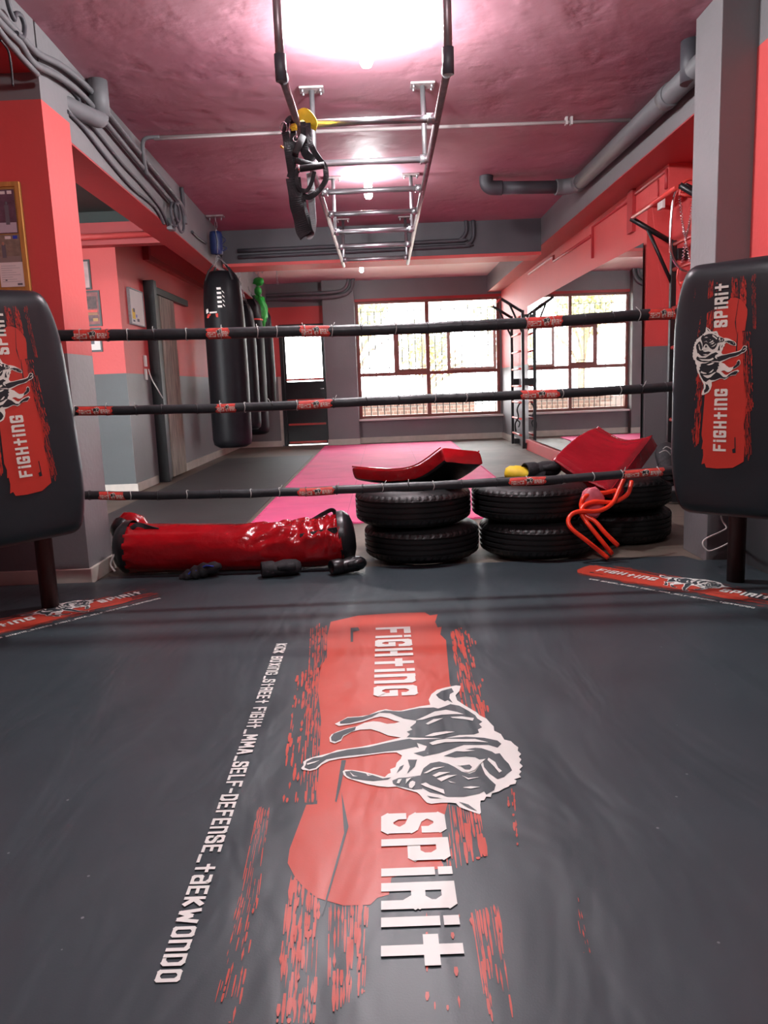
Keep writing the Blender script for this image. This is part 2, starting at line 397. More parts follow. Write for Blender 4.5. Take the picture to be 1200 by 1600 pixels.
# right pillar, grey up to the ceiling
struct('wall_right', MB().box(1.705, 2.6, 4.04, 4.36, 0, CZ, GREY), 0.004)
# alcove
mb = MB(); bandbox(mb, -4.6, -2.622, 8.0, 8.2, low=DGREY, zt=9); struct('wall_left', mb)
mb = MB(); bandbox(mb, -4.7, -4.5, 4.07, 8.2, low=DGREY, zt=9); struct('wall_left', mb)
struct('baseboard_left', MB().box(-4.5, -2.60, 7.985, 8.0, 0, 0.09, CREAM))
mb = MB(); bandbox(mb, -2.622, -2.62, 8.0, 8.2, zt=9); bandbox(mb, -2.9, -2.62, 8.2, 14.0, zt=9); struct('wall_left', mb)
struct('baseboard_left', MB().box(-2.62, -2.605, 8.0, 8.75, 0, 0.09, CREAM))
struct('baseboard_left', MB().box(-2.62, -2.600, 9.75, 13.8, 0, 0.10, CREAM))
# red boxed beam at the back of the alcove, with a painted conduit
struct('trim_1', MB().box(-4.5, -1.82, 7.86, 8.0, 2.47, 2.68, REDB).box(-4.5, -1.82, 7.90, 8.0, 2.68, 2.79, GREENGREY))
struct('trim_2', MB().tube([(-4.4, 7.82, 2.53), (-1.80, 7.82, 2.55)], 0.03, RED))
# left main beam: grey face, red underside; near length stands higher
mb = MB(); mb.box(-1.95, -1.63, -3.0, 4.07, 2.585, CZ, GREY); mb.box(-1.949, -1.631, -3.0, 4.06, 2.58, 2.586, REDB); struct('trim_3', mb)
def bx_(y): return -1.63-0.035*(y-4.07)
mb = MB(); mb.hexa([(-1.90,4.09,2.375),(bx_(4.09),4.09,2.375),(bx_(13.8),13.8,2.375),(-2.12,13.8,2.375),(-1.90,4.09,CZ),(bx_(4.09),4.09,CZ),(bx_(13.8),13.8,CZ),(-2.12,13.8,CZ)], GREY)
mb.hexa([(-1.905,4.43,2.365),(bx_(4.43)-.001,4.43,2.365),(bx_(13.8)-.001,13.8,2.365),(-2.119,13.8,2.365),(-1.905,4.43,2.376),(bx_(4.43)-.001,4.43,2.376),(bx_(13.8)-.001,13.8,2.376),(-2.119,13.8,2.376)], REDB); struct('trim_4', mb)
# right main beam (its foot rises a little away from the pillar)
mb = MB()
mb.hexa([(1.88,4.36,2.50),(2.6,4.36,2.50),(2.6,13.8,2.55),(1.88,13.8,2.55),(1.88,4.36,CZ),(2.6,4.36,CZ),(2.6,13.8,CZ),(1.88,13.8,CZ)], GREY)
mb.hexa([(1.881,4.37,2.492),(2.6,4.37,2.492),(2.6,13.8,2.542),(1.881,13.8,2.542),(1.881,4.37,2.502),(2.6,4.37,2.502),(2.6,13.8,2.552),(1.881,13.8,2.552)], REDB)
struct('trim_5', mb)
# cross beam
mb = MB(); mb.box(-1.79, 1.88, 9.2, 9.62, 2.455, CZ, simple('dark_beam_paint', (0.075, 0.07, 0.082), 0.5, var=0.08)); mb.box(-1.79, 1.88, 9.2, 9.62, 2.42, 2.456, RED); struct('trim_6', mb)
# right wall
mb = MB(); bandbox(mb, 2.30, 2.6, 4.36, 14.0, zt=9); struct('wall_right', mb)
mb = MB(); bandbox(mb, 2.12, 2.30, 6.30, 13.8, zt=9, z1=2.56); mb.box(2.12, 2.30, 5.86, 6.30, 2.30, 2.56, RED); struct('wall_right', mb, 0.002)
# painted conduits and strips on the upper right wall
def wallrun(n, pts, r=0.016, m=REDB): struct(n, MB().tube(pts, r, m, 8))
wallrun('trim_7', [(2.115,5.88,2.33),(2.115,5.88,2.46),(2.115,6.60,2.46)], 0.016)
struct('trim_8', MB().box(2.09,2.12,6.58,6.72,2.17,2.50,REDB))
wallrun('trim_9', [(2.115,6.74,2.45),(2.115,7.86,2.46),(2.115,7.86,2.16)], 0.018)
wallrun('trim_10', [(2.115,7.92,2.38),(2.115,9.6,2.40),(2.115,9.6,2.46),(2.115,11.2,2.47)], 0.018)
wallrun('trim_11', [(2.115,6.05,2.32),(2.115,6.06,2.44)], 0.007)
# far wall with its door and window openings
DX0, DX1, DZ = -1.79, -0.97, 2.12
WX0, WX1, WZ0, WZ1 = -0.43, 2.09, 0.43, 2.47
mb = MB()
bandbox(mb, -2.9, DX0, 13.8, 14.0, zt=2.42); bandbox(mb, DX0, DX1, 13.8, 14.0, z0=DZ, zt=2.42)
bandbox(mb, DX1, WX0, 13.8, 14.0, mid=GREY)
mb.box(WX0, WX1, 13.8, 14.0, 0, WZ0, GREY); mb.box(WX0, WX1, 13.8, 14.0, WZ1, CZ, GREY); mb.box(WX1, 2.6, 13.8, 14.0, 0, CZ, GREY)
struct('wall_front', mb)
struct('trim_12', MB().box(-0.99, -0.44, 13.62, 13.8, 0, CZ, GREY), 0.006)
for i, (a, b) in enumerate(((-2.62, -1.83), (-0.43, 2.12))):
    struct('baseboard_front', MB().box(a, b, 13.785, 13.80, 0, 0.10, CREAM))
struct('baseboard_front', MB().box(-1.0, -0.43, 13.605, 13.62, 0, 0.10, CREAM))
struct('baseboard_right', MB().box(2.10, 2.12, 12.3, 13.785, 0, 0.10, CREAM))
# ------------------------------------------------------------------ window_1
w = thing('window_1', ((WX0+WX1)/2, 13.9, WZ0), None, None); w['kind'] = 'structure'
def bars(rects, m, y0, y1, name, par, bev=0.003):
    b = MB()
    for x0, x1, z0, z1 in rects: b.box(x0, x1, y0, y1, z0, z1, m)
    return b.build(name, par, bev)
T1, T2, XM = 1.96, 1.20, 0.82
bars([(WX0,WX0+0.05,WZ0,WZ1),(WX1-0.05,WX1,WZ0,WZ1),(WX0+0.05,WX1-0.05,WZ0,WZ0+0.05),(WX0+0.05,WX1-0.05,WZ1-0.05,WZ1),
      (XM-0.035,XM+0.035,WZ0+0.05,WZ1-0.05),(WX0+0.05,XM-0.035,T2-0.03,T2+0.03),(XM+0.035,WX1-0.05,T2-0.03,T2+0.03),
      (WX0+0.05,XM-0.035,T1-0.03,T1+0.03),(XM+0.035,WX1-0.05,T1-0.03,T1+0.03)], FRAME, 13.84, 13.92, 'window_frame', w)
struct('trim_13', MB().box(WX0-0.03, WX1+0.03, 13.79, 13.802, WZ1-0.01, WZ1+0.035, REDB))
bars([(0.22,0.31,T2+0.03,T1-0.03),(0.31,XM-0.035,T2+0.03,T2+0.08),(0.31,XM-0.035,T1-0.08,T1-0.03)], FRAME, 13.87, 13.90, 'window_sash', w)
bars([(1.16,1.22,T2+0.03,T1-0.03),(1.98,2.03,T2+0.03,T1-0.03),(1.22,1.98,T2+0.03,T2+0.07),(1.22,1.98,T1-0.07,T1-0.03)], PALEF, 13.87, 13.90, 'window_sash', w)
MB().box(WX0+0.05, WX1-0.05, 13.878, 13.882, WZ0+0.05, WZ1-0.05, GLASS).build('window_pane', w)
struct('trim_14', MB().box(WX0-0.01, WX1+0.04, 13.70, 13.86, WZ0-0.035, WZ0, SILL), 0.004)
g = MB(); x = WX0+0.09; k = 0
while x < WX1-0.06:
    g.tube([(x, 13.97, WZ0+0.0), (x, 13.97, 2.30 if k % 4 else 2.36)], 0.0085, BLKMETAL, 6); x += 0.118; k += 1
for z in (0.62, 1.32, 2.30): g.tube([(WX0+0.0, 13.972, z), (WX1, 13.972, z)], 0.006, BLKMETAL, 6)
for k in range(9):
    xa = WX0+0.21+k*0.26; g.tube([(xa, 13.965, 1.65+0.16*(k % 2)), (xa+0.118, 13.965, 1.65+0.16*(k % 2))], 0.006, BLKMETAL, 6)
g.build('window_grille', w)
# ------------------------------------------------------------------ door_1, far door
d = thing('door_1', ((DX0+DX1)/2, 13.9, 0), None, None); d['kind'] = 'structure'
bars([(DX0,DX0+0.06,0,DZ),(DX1-0.05,DX1,0,DZ),(DX0+0.06,DX1-0.05,DZ-0.06,DZ)], BLKMETAL, 13.79, 13.90, 'door_frame', d)
DL = MB(); a, b = DX0+0.06, DX1-0.05
DL.box(a, b, 13.85, 13.89, 0.02, 1.13, BLACKV); DL.box(a, a+0.035, 13.85, 13.89, 1.13, DZ-0.06, BLKMETAL); DL.box(b-0.035, b, 13.85, 13.89, 1.13, DZ-0.06, BLKMETAL); DL.box(a+0.035, b-0.035, 13.85, 13.89, DZ-0.10, DZ-0.06, BLKMETAL)
DL.build('door_leaf', d)
RB = MB()
for z in (0.04, 0.36, 0.79, 1.15): RB.box(a+0.02, b-0.02, 13.842, 13.851, z, z+0.035, REDMETAL)
RB.build('door_rail', d)
MB().box(a+0.035, b-0.035, 13.868, 13.872, 1.19, DZ-0.10, GLASS).build('door_pane', d)
g = MB()
for k in range(7): g.tube([(a+0.08+k*0.09, 13.91, 1.17), (a+0.08+k*0.09, 13.91, DZ-0.08)], 0.006, BLKMETAL, 6)
g.build('door_grille', d)
MB().box(-1.11, -1.04, 13.80, 13.85, 0.985, 1.0, CHROME).build('door_handle', d)
struct('trim_15', MB().box(-1.85, -1.80, 13.79, 13.80, 0.02, 1.23, CREAM))
# ------------------------------------------------------------------ door_2: plank sliding door on a rail
d2 = thing('door_2', (-2.56, 9.2, 0), None, None); d2['kind'] = 'structure'
MB().box(-2.62, -2.50, 8.83, 8.93, 0, 2.26, BLACKV).build('door_post', d2, 0.004)
MB().box(-2.61, -2.55, 8.93, 10.55, 2.14, 2.22, BLKMETAL).build('door_rail', d2, 0.004)
MB().box(-2.61, -2.55, 8.93, 9.16, 0.02, 2.13, simple('dark_stained_plank', (0.045, 0.038, 0.036), 0.5, var=0.3, vscale=8)).box(-2.61, -2.545, 9.16, 9.80, 0.02, 2.13, WOOD).build('door_leaf', d2, 0.004)
struct('trim_16', MB().box(-2.62, -2.55, 8.92, 11.6, 2.49, 2.55, REDB).box(-2.62, -2.55, 8.92, 9.0, 2.55, 2.80, REDB))
# ------------------------------------------------------------------ yard outside
struct('ground', MB().box(-14, 16, 14.01, 40, -0.25, -0.10, GROUND), label='pale sunlit yard beyond the barred window')
t = tag(MB().box(0.05, 2.0, 17.0, 17.35, -0.1, 0.62, BRICK).box(-2.2, 0.05, 17.0, 17.35, -0.1, 0.60, BRICK).box(0.35, 1.05, 17.0, 17.35, 0.62, 0.76, BRICK).build('brick_wall', None, 0.01), 'low crumbling brick wall outside behind the barred window', 'wall')
def tree(x, y, h, r, n, seed, label):
    rd = random.Random(seed)
    t = thing('tree', (x, y, -0.1), label, 'tree', 'trees in the yard')
    tb = MB(); trunk = [(x, y, -0.1), (x+0.1, y, h*0.35), (x-0.05, y+0.1, h*0.7)]
    tb.tube(smoothpath(trunk), 0.10, BARK, 8)
    for k in range(6):
        a = rd.random()*6.28; tb.tube(smoothpath([(x, y, h*(0.3+0.06*k)), (x+0.5*math.cos(a), y+0.5*math.sin(a), h*(0.5+0.06*k)), (x+1.1*math.cos(a), y+1.1*math.sin(a), h*(0.62+0.07*k))]), 0.04, BARK, 6)
    tb.build('trunk', t)
    lv = MB()
    for k in range(n):
        u = Vector((rd.gauss(0, 1), rd.gauss(0, 1), rd.gauss(0, 0.7))); u = u.normalized()*r*rd.random()**0.5
        c = Vector((x, y, h*0.85))+u; e1 = Vector((rd.gauss(0, 1), rd.gauss(0, 1), rd.gauss(0, 1))).normalized(); e2 = e1.cross(Vector((rd.gauss(0, 1), rd.gauss(0, 1), rd.gauss(0, 1)))).normalized(); s_ = 0.07+0.06*rd.random()
        lv.add([c-e1*s_, c+e2*s_*0.5, c+e1*s_, c-e2*s_*0.5], [(0, 1, 2, 3)], LEAF)
    lv.build('foliage', t, merge=False)
tree(-0.75, 18.5, 3.3, 0.95, 900, 1, 'leafy tree outside at the left end of the barred window')
tree(1.15, 21.0, 2.3, 0.75, 520, 2, 'sunlit yellowish tree behind the low brick wall')
tree(3.6, 19.0, 3.2, 1.5, 1500, 3, 'green tree outside to the right of the barred window')

# ------------------------------------------------------------------ mirror on the right wall (slightly bowed)
mt = thing('wall_mirror', (2.10, 8.8, 0.15), 'long frameless wall mirror reflecting the barred window, on the right wall', 'mirror')
def mx(y): return 2.072 + 0.0042*(y-8.5)**2
NY = 28; vs = []
for i in range(NY+1):
    y = 6.31 + (11.25-6.31)*i/NY
    for z in (0.17, 2.03): vs.append((mx(y), y, z))
for i in range(NY+1):
    y = 6.31 + (11.25-6.31)*i/NY
    for z in (0.17, 2.03): vs.append((mx(y)+0.005, y, z))
o2 = 2*(NY+1); fs = []
for i in range(NY): fs += [(2*i, 2*i+1, 2*i+3, 2*i+2)]
m_ = MB().add(vs[:o2], fs, MIRROR, True)
gm = m_.build('mirror_glass', mt, merge=False)
eb = MB(); eb.add(vs, [(2*i+1, o2+2*i+1, o2+2*i+3, 2*i+3) for i in range(NY)]+[(0, o2, o2+1, 1), (2*NY, 2*NY+1, o2+2*NY+1, o2+2*NY)]+[(o2+2*i, o2+2*i+2, o2+2*i+3, o2+2*i+1) for i in range(NY)], BLKMETAL).build('mirror_edge', mt)
struct('trim_17', MB().box(2.06, 2.12, 6.31, 11.25, 0.0, 0.15, RED), 0.004)

# ------------------------------------------------------------------ pipes and conduits
def pipe(name, pts, r, m, label, group=None, smooth=True, n=12, clamps=(), cat='pipe'):
    P = smoothpath(pts, 5) if smooth else pts
    o = MB().tube(P, r, m, n).build(name); tag(o, label, cat, group); return o
def pl(pts, x=0.035): return [atbeam(a, b, x) for a, b in pts]
pipe('conduit', pl([(-60,-50),(0,22),(33,57),(60,84),(98,104),(140,140),(185,197),(233,257),(278,312),(288,332),(290,350)]), 0.017, PIPEG, 'upper grey conduit snaking along the left beam, kinked by the pillar', 'conduits on the left beam')
pipe('conduit', pl([(-60,-36),(0,36),(30,66),(52,98),(92,120),(130,150),(177,206),(226,266),(272,322),(276,345)]), 0.017, PIPEG, 'second grey conduit running just under the upper one on the left beam', 'conduits on the left beam')
pipe('conduit', pl([(-40,-10),(0,50),(30,86),(58,116)]), 0.014, PIPEG, 'short grey conduit dropping behind the top of the left pillar', 'conduits on the left beam')
pipe('cable', pl([(99,128),(112,140),(124,158),(120,170),(150,205),(190,255),(222,290),(250,325),(262,352)], 0.012), 0.010, PIPED, 'dark cable curling round the drain pipe and down the left beam', 'cables on the left beam', cat='cable')
pipe('cable', pl([(105,174),(130,200),(165,245),(205,292),(240,322),(256,350)], 0.012), 0.010, PIPED, 'lower dark cable along the foot of the left beam', 'cables on the left beam', cat='cable')
pipe('cable', pl([(300,362),(310,372),(322,380)], 0.014), 0.012, PIPED, 'dark cable stub running on beyond the junction box', 'cables on the left beam', cat='cable')
pipe('cable', pl([(0,62),(12,78),(17,100),(20,135)], 0.03), 0.005, BLKMETAL, 'thin black cord hanging off the left beam near the pillar', cat='cable')
pipe('cable', pl([(8,-20),(14,10),(22,30),(24,22),(32,24),(38,40),(36,58),(26,52)], 0.05), 0.011, PIPED, 'loop of dark cable curling on the beam at the top left corner', cat='cable')
P2 = atz(152, 126, CZ); P1 = Vector((P2.x, P2.y, 2.60)); P0 = Vector((P2.x-0.10, P2.y-0.42, 2.58))
dp = MB().tube(smoothpath([P0, P1-Vector((0.03, 0.14, 0.01)), P1-Vector((0, 0.03, 0.0)), P1+Vector((0, 0, 0.05))], 4), 0.048, PIPEG, 16)
dp.tube([P1+Vector((0, 0, 0.02)), P2], 0.056, PIPEG, 18)
tag(dp.build('drain_pipe'), 'stubby grey drain pipe elbow rising to the ceiling by the left pillar', 'pipe')
# junction box with looped cables
jb = thing('junction_box', atbeam(275, 335, 0.0), 'grey junction box with looped cables low on the left beam', 'junction box')
c = atbeam(268, 350, 0.02); MB().box(c.x-0.03, c.x+0.02, c.y-0.05, c.y+0.05, c.z-0.05, c.z+0.04, PIPEG).build('box', jb, 0.004)
for k, (a, b, q) in enumerate(((272, 335, 0.10), (281, 340, 0.13), (277, 332, 0.08))):
    c = atbeam(a, b, 0.06+0.012*k); MB().tube([c+Vector((0, q*math.cos(t*0.349), q*0.9*math.sin(t*0.349))) for t in range(18)], 0.011, PIPED, 8, closed=True).build('cable_loop', jb)
cl = MB(); c = atbeam(284, 300, 0.02); cl.tube(smoothpath([c+Vector((0,0,0.04)), c+Vector((0,0.02,-0.06)), c+Vector((0,0,-0.16))]), 0.018, PIPED, 8)
cl.build('pipe_stub', jb)
# white conduit across the ceiling
wc = thing('conduit', (0.1, 5.77, 2.78), 'thin white conduit crossing the whole pink ceiling', 'pipe')
MB().tube([(-1.53, 5.76, 2.785), (1.82, 5.80, 2.785)], 0.013, WHITEC, 10).build('tube', wc)
MB().tube([(-1.53, 5.72, 2.76), (-0.5, 5.73, 2.775)], 0.008, WHITEC, 8).build('tube', wc)
MB().tube(smoothpath([(-1.50, 5.76, 2.785), (-1.61, 5.75, 2.77), (-1.635, 5.80, 2.66), (-1.64, 5.86, 2.57)]), 0.014, PIPEG, 10).build('elbow', wc)
MB().box(1.36, 1.375, 5.78, 5.82, 2.768, CZ, WHITEC).box(1.395, 1.41, 5.78, 5.82, 2.768, CZ, WHITEC).build('clamp', wc)
# right beam: big grey pipe, elbow to a dark pipe across the ceiling
rp = thing('drain_pipe', (1.80, 5.8, 2.6), 'thick grey pipe along the right beam turning to a dark pipe across the ceiling', 'pipe')
MB().tube([(1.80, 4.37, 2.655), (1.80, 7.15, 2.70)], 0.062, PIPEG, 20).tube([(1.80, 4.95, 2.664), (1.80, 5.05, 2.666)], 0.069, PIPEG, 20).build('pipe_run', rp)
MB().tube(smoothpath([(1.80, 7.10, 2.70), (1.795, 7.22, 2.702), (1.70, 7.28, 2.70), (1.62, 7.28, 2.70)]), 0.068, PIPEG, 20).build('elbow', rp)
MB().tube([(1.66, 7.28, 2.70), (1.05, 7.28, 2.715)], 0.055, PIPED, 20).build('pipe_run', rp)
MB().tube(smoothpath([(1.14, 7.28, 2.712), (1.04, 7.28, 2.72), (1.00, 7.28, 2.76), (1.00, 7.28, 2.82)]), 0.062, PIPED, 20).build('elbow', rp)
MB().tube([(1.785, 4.62, 2.60), (1.785, 4.62, CZ)], 0.058, PIPED, 18).build('riser', rp)
# conduits on the cross beam and the far wall
def yline(Y, pts): return [aty(a, b, Y) for a, b in pts]
pipe('conduit', [(-1.6, 9.17, 2.52), (0.85, 9.17, 2.545), (1.02, 9.17, 2.56), (1.10, 9.17, 2.64), (1.10, 9.17, CZ)], 0.022, PIPED, 'outer dark conduit along the cross beam bending up on its right', 'conduits on the cross beam')
pipe('conduit', [(-1.6, 9.17, 2.59), (0.80, 9.17, 2.605), (0.95, 9.17, 2.62), (1.02, 9.17, 2.70), (1.02, 9.17, CZ)], 0.022, PIPED, 'inner dark conduit along the cross beam bending up on its right', 'conduits on the cross beam')
pipe('conduit', yline(13.76, [(390,470),(430,467)])+yline(13.58, [(500,465),(535,461),(549,450),(552,430)]), 0.035, PIPEG, 'lower grey pipe high on the far wall turning up over the column', 'pipes on the far wall')
pipe('conduit', yline(13.76, [(390,464),(430,461)])+yline(13.58, [(500,458),(530,455),(542,446),(545,430)]), 0.030, PIPEG, 'upper grey pipe high on the far wall turning up over the column', 'pipes on the far wall')
# ------------------------------------------------------------------ print artwork (letters, dog emblem, brush strokes) in local (u along the text, v up) metres
GL = {  # stroke glyphs: width, polylines in a unit-high cell (stroke centre lines)
 'F': (0.42, [[(0,0),(0,1)],[(0,1),(1,1)],[(0,.52),(.8,.52)]]),
 'i': (0.0, [[(0,0),(0,.70)],[(0,.98),(0,1.0)]]),
 'G': (0.42, [[(1,.78),(1,.92),(.8,1),(.2,1),(0,.9),(0,.1),(.2,0),(.8,0),(1,.1),(1,.45),(.6,.45)]]),
 'H': (0.42, [[(0,0),(0,1)],[(1,0),(1,1)],[(0,.5),(1,.5)]]),
 't': (0.40, [[(.5,0),(.5,1)],[(0,.64),(1,.64)]]),
 'n': (0.42, [[(0,0),(0,1)],[(0,.98),(.75,.98),(1,.88),(1,0)]]),
 'S': (0.42, [[(1,.76),(1,.9),(.8,1),(.2,1),(0,.9),(0,.64),(.2,.54),(.8,.46),(1,.36),(1,.1),(.8,0),(.2,0),(0,.1),(0,.26)]]),
 'P': (0.42, [[(0,0),(0,1)],[(0,1),(.8,1),(1,.9),(1,.58),(.8,.48),(0,.48)]]),
 'R': (0.42, [[(0,0),(0,1)],[(0,1),(.8,1),(1,.9),(1,.60),(.8,.5),(0,.5)],[(.75,.5),(1,.36),(1,0)]]),
 'K': (0.42, [[(0,0),(0,1)],[(1,1),(.15,.5),(1,0)]]),
 'C': (0.40, [[(1,.74),(1,.9),(.8,1),(.2,1),(0,.9),(0,.1),(.2,0),(.8,0),(1,.1),(1,.28)]]),
 'B': (0.42, [[(0,0),(0,1),(.8,1),(.95,.9),(.95,.62),(.75,.52),(0,.52)],[(.75,.52),(1,.4),(1,.1),(.8,0),(0,0)]]),
 'O': (0.42, [[(0,.1),(0,.9),(.2,1),(.8,1),(1,.9),(1,.1),(.8,0),(.2,0),(0,.1)]]),
 'X': (0.42, [[(0,0),(1,1)],[(0,1),(1,0)]]),
 'E': (0.38, [[(0,0),(0,1)],[(0,1),(1,1)],[(0,.5),(.85,.5)],[(0,0),(1,0)]]),
 'M': (0.60, [[(0,0),(.05,1),(.5,.35),(.95,1),(1,0)]]),
 'A': (0.46, [[(0,0),(.4,1),(.6,1),(1,0)],[(.2,.34),(.8,.34)]]),
 'L': (0.36, [[(0,1),(0,0),(1,0)]]),
 'D': (0.42, [[(0,0),(0,1),(.7,1),(1,.85),(1,.15),(.7,0),(0,0)]]),
 'a': (0.42, [[(.1,1),(.8,1),(1,.9),(1,0)],[(1,.5),(.2,.5),(0,.4),(0,.1),(.2,0),(1,0)]]),
 'W': (0.66, [[(0,1),(.2,0),(.5,.65),(.8,0),(1,1)]]),
 '_': (0.42, [[(0,-.06),(1,-.06)]]), '-': (0.30, [[(0,.45),(1,.45)]]), ' ': (0.16, []),
}
def text_polys(txt, u0, u1, v0, v1, th=0.2, gap=0.17, jitter=0.0):
    """quads of the strokes, fitted between u0..u1 and v0..v1"""
    rd = random.Random(len(txt)); tot = 0
    for c in txt: tot += GL[c][0]+th+gap
    tot -= gap; su = (u1-u0)/tot; H = v1-v0; sv = H/(1+0.0)
    tv = th*H*0.95; x = 0; out = []
    for c in txt:
        wd, strokes = GL[c]
        for pl_ in strokes:
            P = [((x+th/2+wd*a if c != 'i' else x+th/2), b) for a, b in pl_]
            Q = [(u0+a*su, v0+tv/2+b*(H-tv)) for a, b in P]
            for (a, b), (c2, d) in zip(Q, Q[1:]):
                dx, dy = c2-a, d-b; L = math.hypot(dx, dy) or 1e-6
                tx, ty = dx/L, dy/L; hw = (th*su/2*abs(ty)+tv/2*abs(tx)); dg_ = min(abs(tx), abs(ty)); e = (tv/2*abs(ty)+th*su/2*abs(tx))*(0.96-1.2*dg_)
                e = max(e, 0.0)
                nx, ny = -ty, tx
                out.append([(a-tx*e+nx*hw, b-ty*e+ny*hw), (a-tx*e-nx*hw, b-ty*e-ny*hw), (c2+tx*e-nx*hw, d+ty*e-ny*hw), (c2+tx*e+nx*hw, d+ty*e+ny*hw)])
        x += wd+th+gap
    return out
def _uv(px, py): p = atz(px, py, 0.0); return (3.06-p.y, p.x)
def A(l): return [_uv(460+a/6.0, 1060+b/6.0) for a, b in l]
def B(l): return [_uv(620+a/5.714, 1060+b/5.714) for a, b in l]
DOG_WHITE = A([(1200,300),(1080,325),(1000,345),(930,345),(860,330),(790,345),(700,385),(600,400),(500,405),(440,440),(380,470),(420,490),(520,475),(640,450),(740,415),(810,400),(880,415),(940,440),(990,450),(940,465),(870,470),(800,450),(740,445),(660,460),(580,495),(500,510),(400,545),(350,570),(330,600),(335,640),(380,655),(440,630),(460,590),(540,545),(620,525),(720,520),(800,545),(880,580),(1000,600),(900,625),(780,655),(640,685),(500,705),(400,720),(340,745),(260,765),(180,785),(120,805),(85,830),(90,860),(65,890),(80,905),(150,915),(210,900),(260,855),(330,820),(430,800),(560,785),(700,765),(850,745),(960,740),(1010,770),(1000,800),(960,840),(950,880),(900,900),(905,935),(880,945),(850,975),(760,950),(660,925),(560,910),(480,905),(455,920),(465,955),(500,985),(580,1010),(680,1040),(780,1060),(880,1070),(960,1065),(1060,1095),(1150,1120)]) + \
  B([(205,1085),(240,1130),(270,1160),(310,1170),(400,1160),(480,1160),(530,1165),(560,1200),(640,1230),(740,1265),(752,1250),(745,1180),(750,1140),(780,1140),(800,1105),(840,1110),(850,1075),(910,1060),(960,1030),(1000,1015),(1010,1000),(1060,990),(1070,960),(1045,950),(1110,930),(1090,905),(1112,880),(1095,860),(1125,830),(1095,800),(1112,770),(1090,745),(1110,720),(1080,690),(1085,660),(1050,635),(1020,605),(960,590),(930,540),(870,510),(865,470),(835,440),(800,400),(740,370),(710,340),(680,325),(600,275),(540,235),(525,190),(560,150),(572,105),(530,100),(430,120),(360,140),(310,180),(285,230),(300,275),(200,290),(80,320)])
DOG_DARK = [
 B([(350,185),(400,150),(490,125),(510,160),(475,180),(470,215),(500,258),(455,235),(430,245),(375,215)]),
 B([(0,345),(200,305),(330,300),(370,310),(430,290),(480,270),(560,285),(640,330),(700,370),(720,400),(765,430),(735,450),(762,480),(725,500),(735,530),(690,545),(560,550),(420,580),(260,575),(90,570),(120,540),(90,520),(140,500),(120,480),(170,440),(175,420),(60,400),(10,375)]),
 A([(115,830),(180,795),(260,785),(350,750),(500,715),(700,690),(850,655),(1000,625),(1080,612)]) + B([(150,592),(340,585),(480,575),(620,565),(780,575),(900,600),(935,630),(900,665),(820,640),(740,640),(600,640),(540,660),(470,685),(380,715),(240,745),(150,715),(250,690),(270,650),(180,620),(200,670)]) + A([(1140,690),(1000,720),(850,735),(700,755),(500,775),(400,790),(300,810),(250,845),(200,890),(140,905),(95,885),(110,855)]),
 B([(420,740),(520,700),(560,690),(640,675),(700,665),(760,670),(850,700),(880,720),(920,715),(960,770),(1000,810),(1030,870),(990,900),(960,930),(900,950),(830,900),(780,840),(770,790),(700,752),(620,745),(520,755)]),
 B([(210,920),(240,850),(300,805),(380,790),(460,810),(520,840),(580,880),(650,900),(700,880),(750,810),(770,860),(790,905),(830,950),(885,1000),(870,1050),(800,1090),(780,1060),(740,1080),(600,1110),(450,1110),(400,1090),(300,1070),(230,1030),(200,1000)]),
 A([(920,1010),(980,985),(1060,980),(1150,965),(1200,960),(1200,1090),(1120,1095),(1060,1080),(960,1060),(925,1040)]),
 A([(475,925),(540,915),(660,940),(740,960),(830,990),(910,980),(880,1000),(740,1015),(640,1005),(540,990),(490,960)]),
 A([(345,600),(370,565),(480,525),(580,500),(570,530),(460,580),(440,615),(390,640),(350,630)]),
 A([(430,450),(500,415),(640,405),(760,370),(850,345),(980,355),(1100,345),(1200,330),(1200,400),(1080,420),(1000,410),(900,370),(800,365),(730,405),(640,435),(520,465),(430,470)]),
 A([(960,940),(990,880),(1030,860),(1010,900)]), A([(1080,820),(1150,815),(1130,880),(1060,945),(1085,880)]),
 B([(555,1155),(640,1180),(720,1240),(640,1210)]), B([(270,1100),(400,1125),(300,1120)]),
 B([(570,830),(650,820),(675,840),(650,870),(610,860)]),
 B([(100,775),(185,775),(150,830),(95,895),(120,840)]),
]
